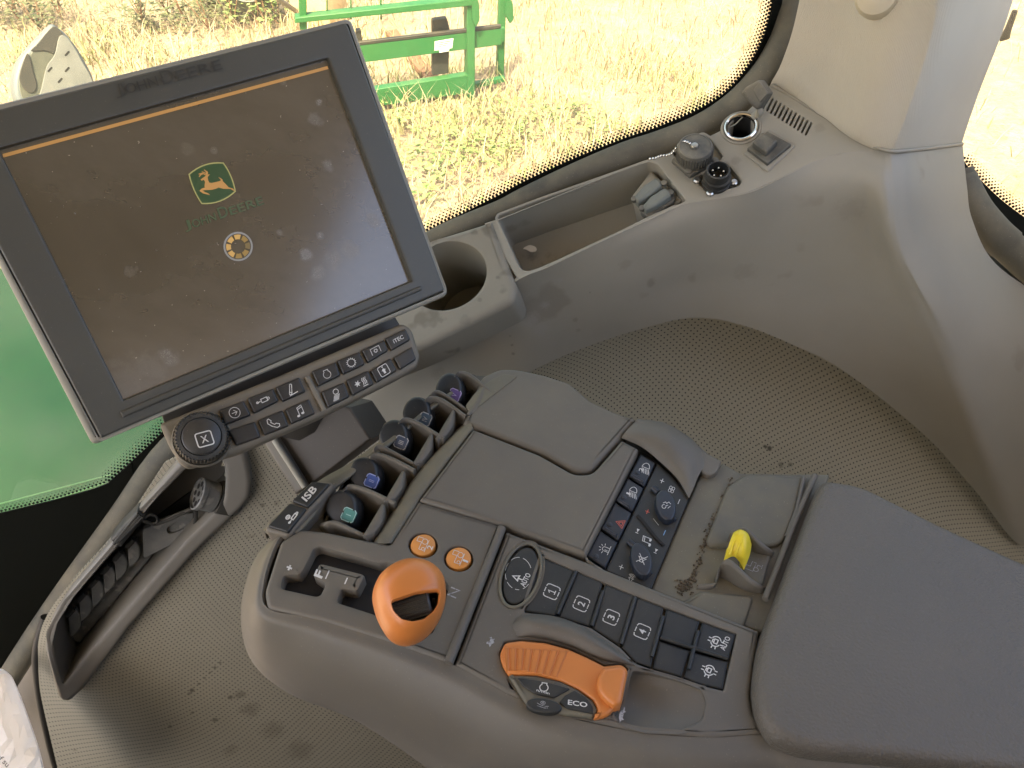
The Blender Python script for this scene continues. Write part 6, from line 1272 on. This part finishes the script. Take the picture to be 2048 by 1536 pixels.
# timber block, bucket with pole
q = gd(640, 56); bm = bmesh.new(); add_box(bm, (0, 0, .17), .42, .3, .34, bev=.012); o = mk('timber_block', bm, M['wood']); o.location = Vector((q.x, q.y+.1, 0)); o.rotation_euler = (0, 0, R(-25)); prop(o, 'pale sunlit timber block behind the green frame', 'timber')
q = gd(512, 26); c = Vector((q.x, q.y, .0)); ba = Vector((.1, -.45, .8)).normalized()
o = lathe('grey_bucket', c+Vector((0, 0, .16)), ba, [(.0, -.20), (.16, -.19), (.20, 0), (.22, .16), (.225, .165), (.21, .165), (.19, 0), (.15, -.17), (0, -.175)], M['galv'], None, 36); settle(o); prop(o, 'grey metal bucket lying among the shrubs', 'bucket')
pl0, pl1 = at(545, -12, 8.6), at(604, 26, 7.9)
o = tube('pale_pole', [gd(604, 30, .05), gd(530, -20, .55)], .022, M['galv'], None, 10); settle(o); prop(o, 'pale grey pole leaning from the timber block over the bucket', 'pole')
# outside mirror below the cab
PMi = Pl.thru(-ray(105, 140)+Vector((.25, 0, .1)), 105, 140, 1.75)
zmr = lambda x, y: (x/6.4, y/6.4)
mi = thing('wing_mirror', 'grey leaf shaped outside mirror behind the upper left of the monitor', 'mirror', PMi.hit(105, 190))
mo_ = cr([zmr(*q) for q in [(665, 302), (720, 325), (850, 430), (980, 590), (1090, 770), (1180, 950), (1230, 1150), (1180, 1400), (900, 1560), (500, 1560), (240, 1330), (170, 1120), (185, 930), (260, 730), (390, 570), (520, 430), (620, 325)]], 5, True)
slab('mirror_housing', mo_, PMi, mat('grey_mirror_shell', (.13, .15, .165), .45), mi, 0, .07, .012, seg=4)
mi_in = cr([zmr(*q) for q in [(680, 340), (800, 430), (930, 600), (1050, 790), (1150, 960), (1190, 1150), (1140, 1370), (900, 1500), (520, 1490), (330, 1320), (255, 1150), (260, 960), (350, 760), (480, 580), (600, 430)]], 5, True)
slab('mirror_glass', mi_in, PMi, mat('mirror_dirty_glass', (.13, .135, .11), .35, metal=.4, dust=(.5, (.22, .21, .16), 30)), mi, .003, .004, .001)
slab('reflected_dark', cr([zmr(*q) for q in [(680, 340), (800, 430), (770, 470), (720, 600), (690, 690), (580, 650), (400, 650), (480, 560)]], 4, True), PMi, M['blackpaint'], mi, .006, .004, .001)  # this and the next plates paint the reflection seen in the mirror
pp2 = slab('reflected_plate', cr([zmr(*q) for q in [(760, 470), (850, 470), (960, 620), (1060, 800), (1160, 980), (1180, 1150), (800, 1350), (500, 1350), (540, 1100), (600, 850), (700, 700)]], 4, True), PMi, M['galv'], mi, .008, .004, .001)
for x, y in ((860, 685), (640, 890), (860, 890), (770, 1030)): slab('reflected_slot', rp([zmr(x-38, y+22), zmr(x+16, y-38), zmr(x+38, y-22), zmr(x-16, y+38)], 2), PMi, M['void'], pp2, .0086, .001, .0002)
slab('reflected_dark_low', cr([zmr(*q) for q in [(340, 690), (390, 760), (430, 930), (470, 1080), (440, 1180), (360, 1180), (280, 1100), (250, 960)]], 4, True), PMi, M['blackpaint'], mi, .006, .004, .001)
# the machine's own green side panel seen through the lower left glass
hd = thing('green_side_panel', 'smooth bright green machine panel outside the lower left of the window', 'panel', at(100, 1000, 1.55))
HP = [[(-220, 440, 1.9), (-60, 505, 1.85), (20, 545, 1.83), (120, 560, 1.82), (330, 575, 1.82), (420, 580, 1.82)], [(-220, 640, 1.72), (-60, 680, 1.7), (60, 700, 1.7), (180, 700, 1.7), (330, 700, 1.7), (440, 700, 1.7)], [(-220, 880, 1.6), (-60, 880, 1.58), (60, 870, 1.57), (180, 860, 1.56), (330, 840, 1.56), (460, 830, 1.56)], [(-220, 1120, 1.55), (-60, 1100, 1.52), (60, 1080, 1.5), (180, 1050, 1.5), (330, 1010, 1.5), (480, 980, 1.5)], [(-220, 1400, 1.62), (-60, 1360, 1.58), (60, 1320, 1.56), (180, 1280, 1.55), (330, 1220, 1.55), (500, 1160, 1.55)]]
patch('panel_skin', [[at(*q) for q in r] for r in HP], M['greenhood'], hd, 5, 5, .004)
for a, b, t in (((-40, 1018), (226, 948), 1.5), ((-20, 1040), (210, 966), 1.5)): tube('reflection_line', [at(*a, t-.003), at(*b, t-.005)], .0013, mat('reflection_green', (.09, .26, .11), .4), hd, 8)  # light lines reflected along the panel edge, built as pale tubes
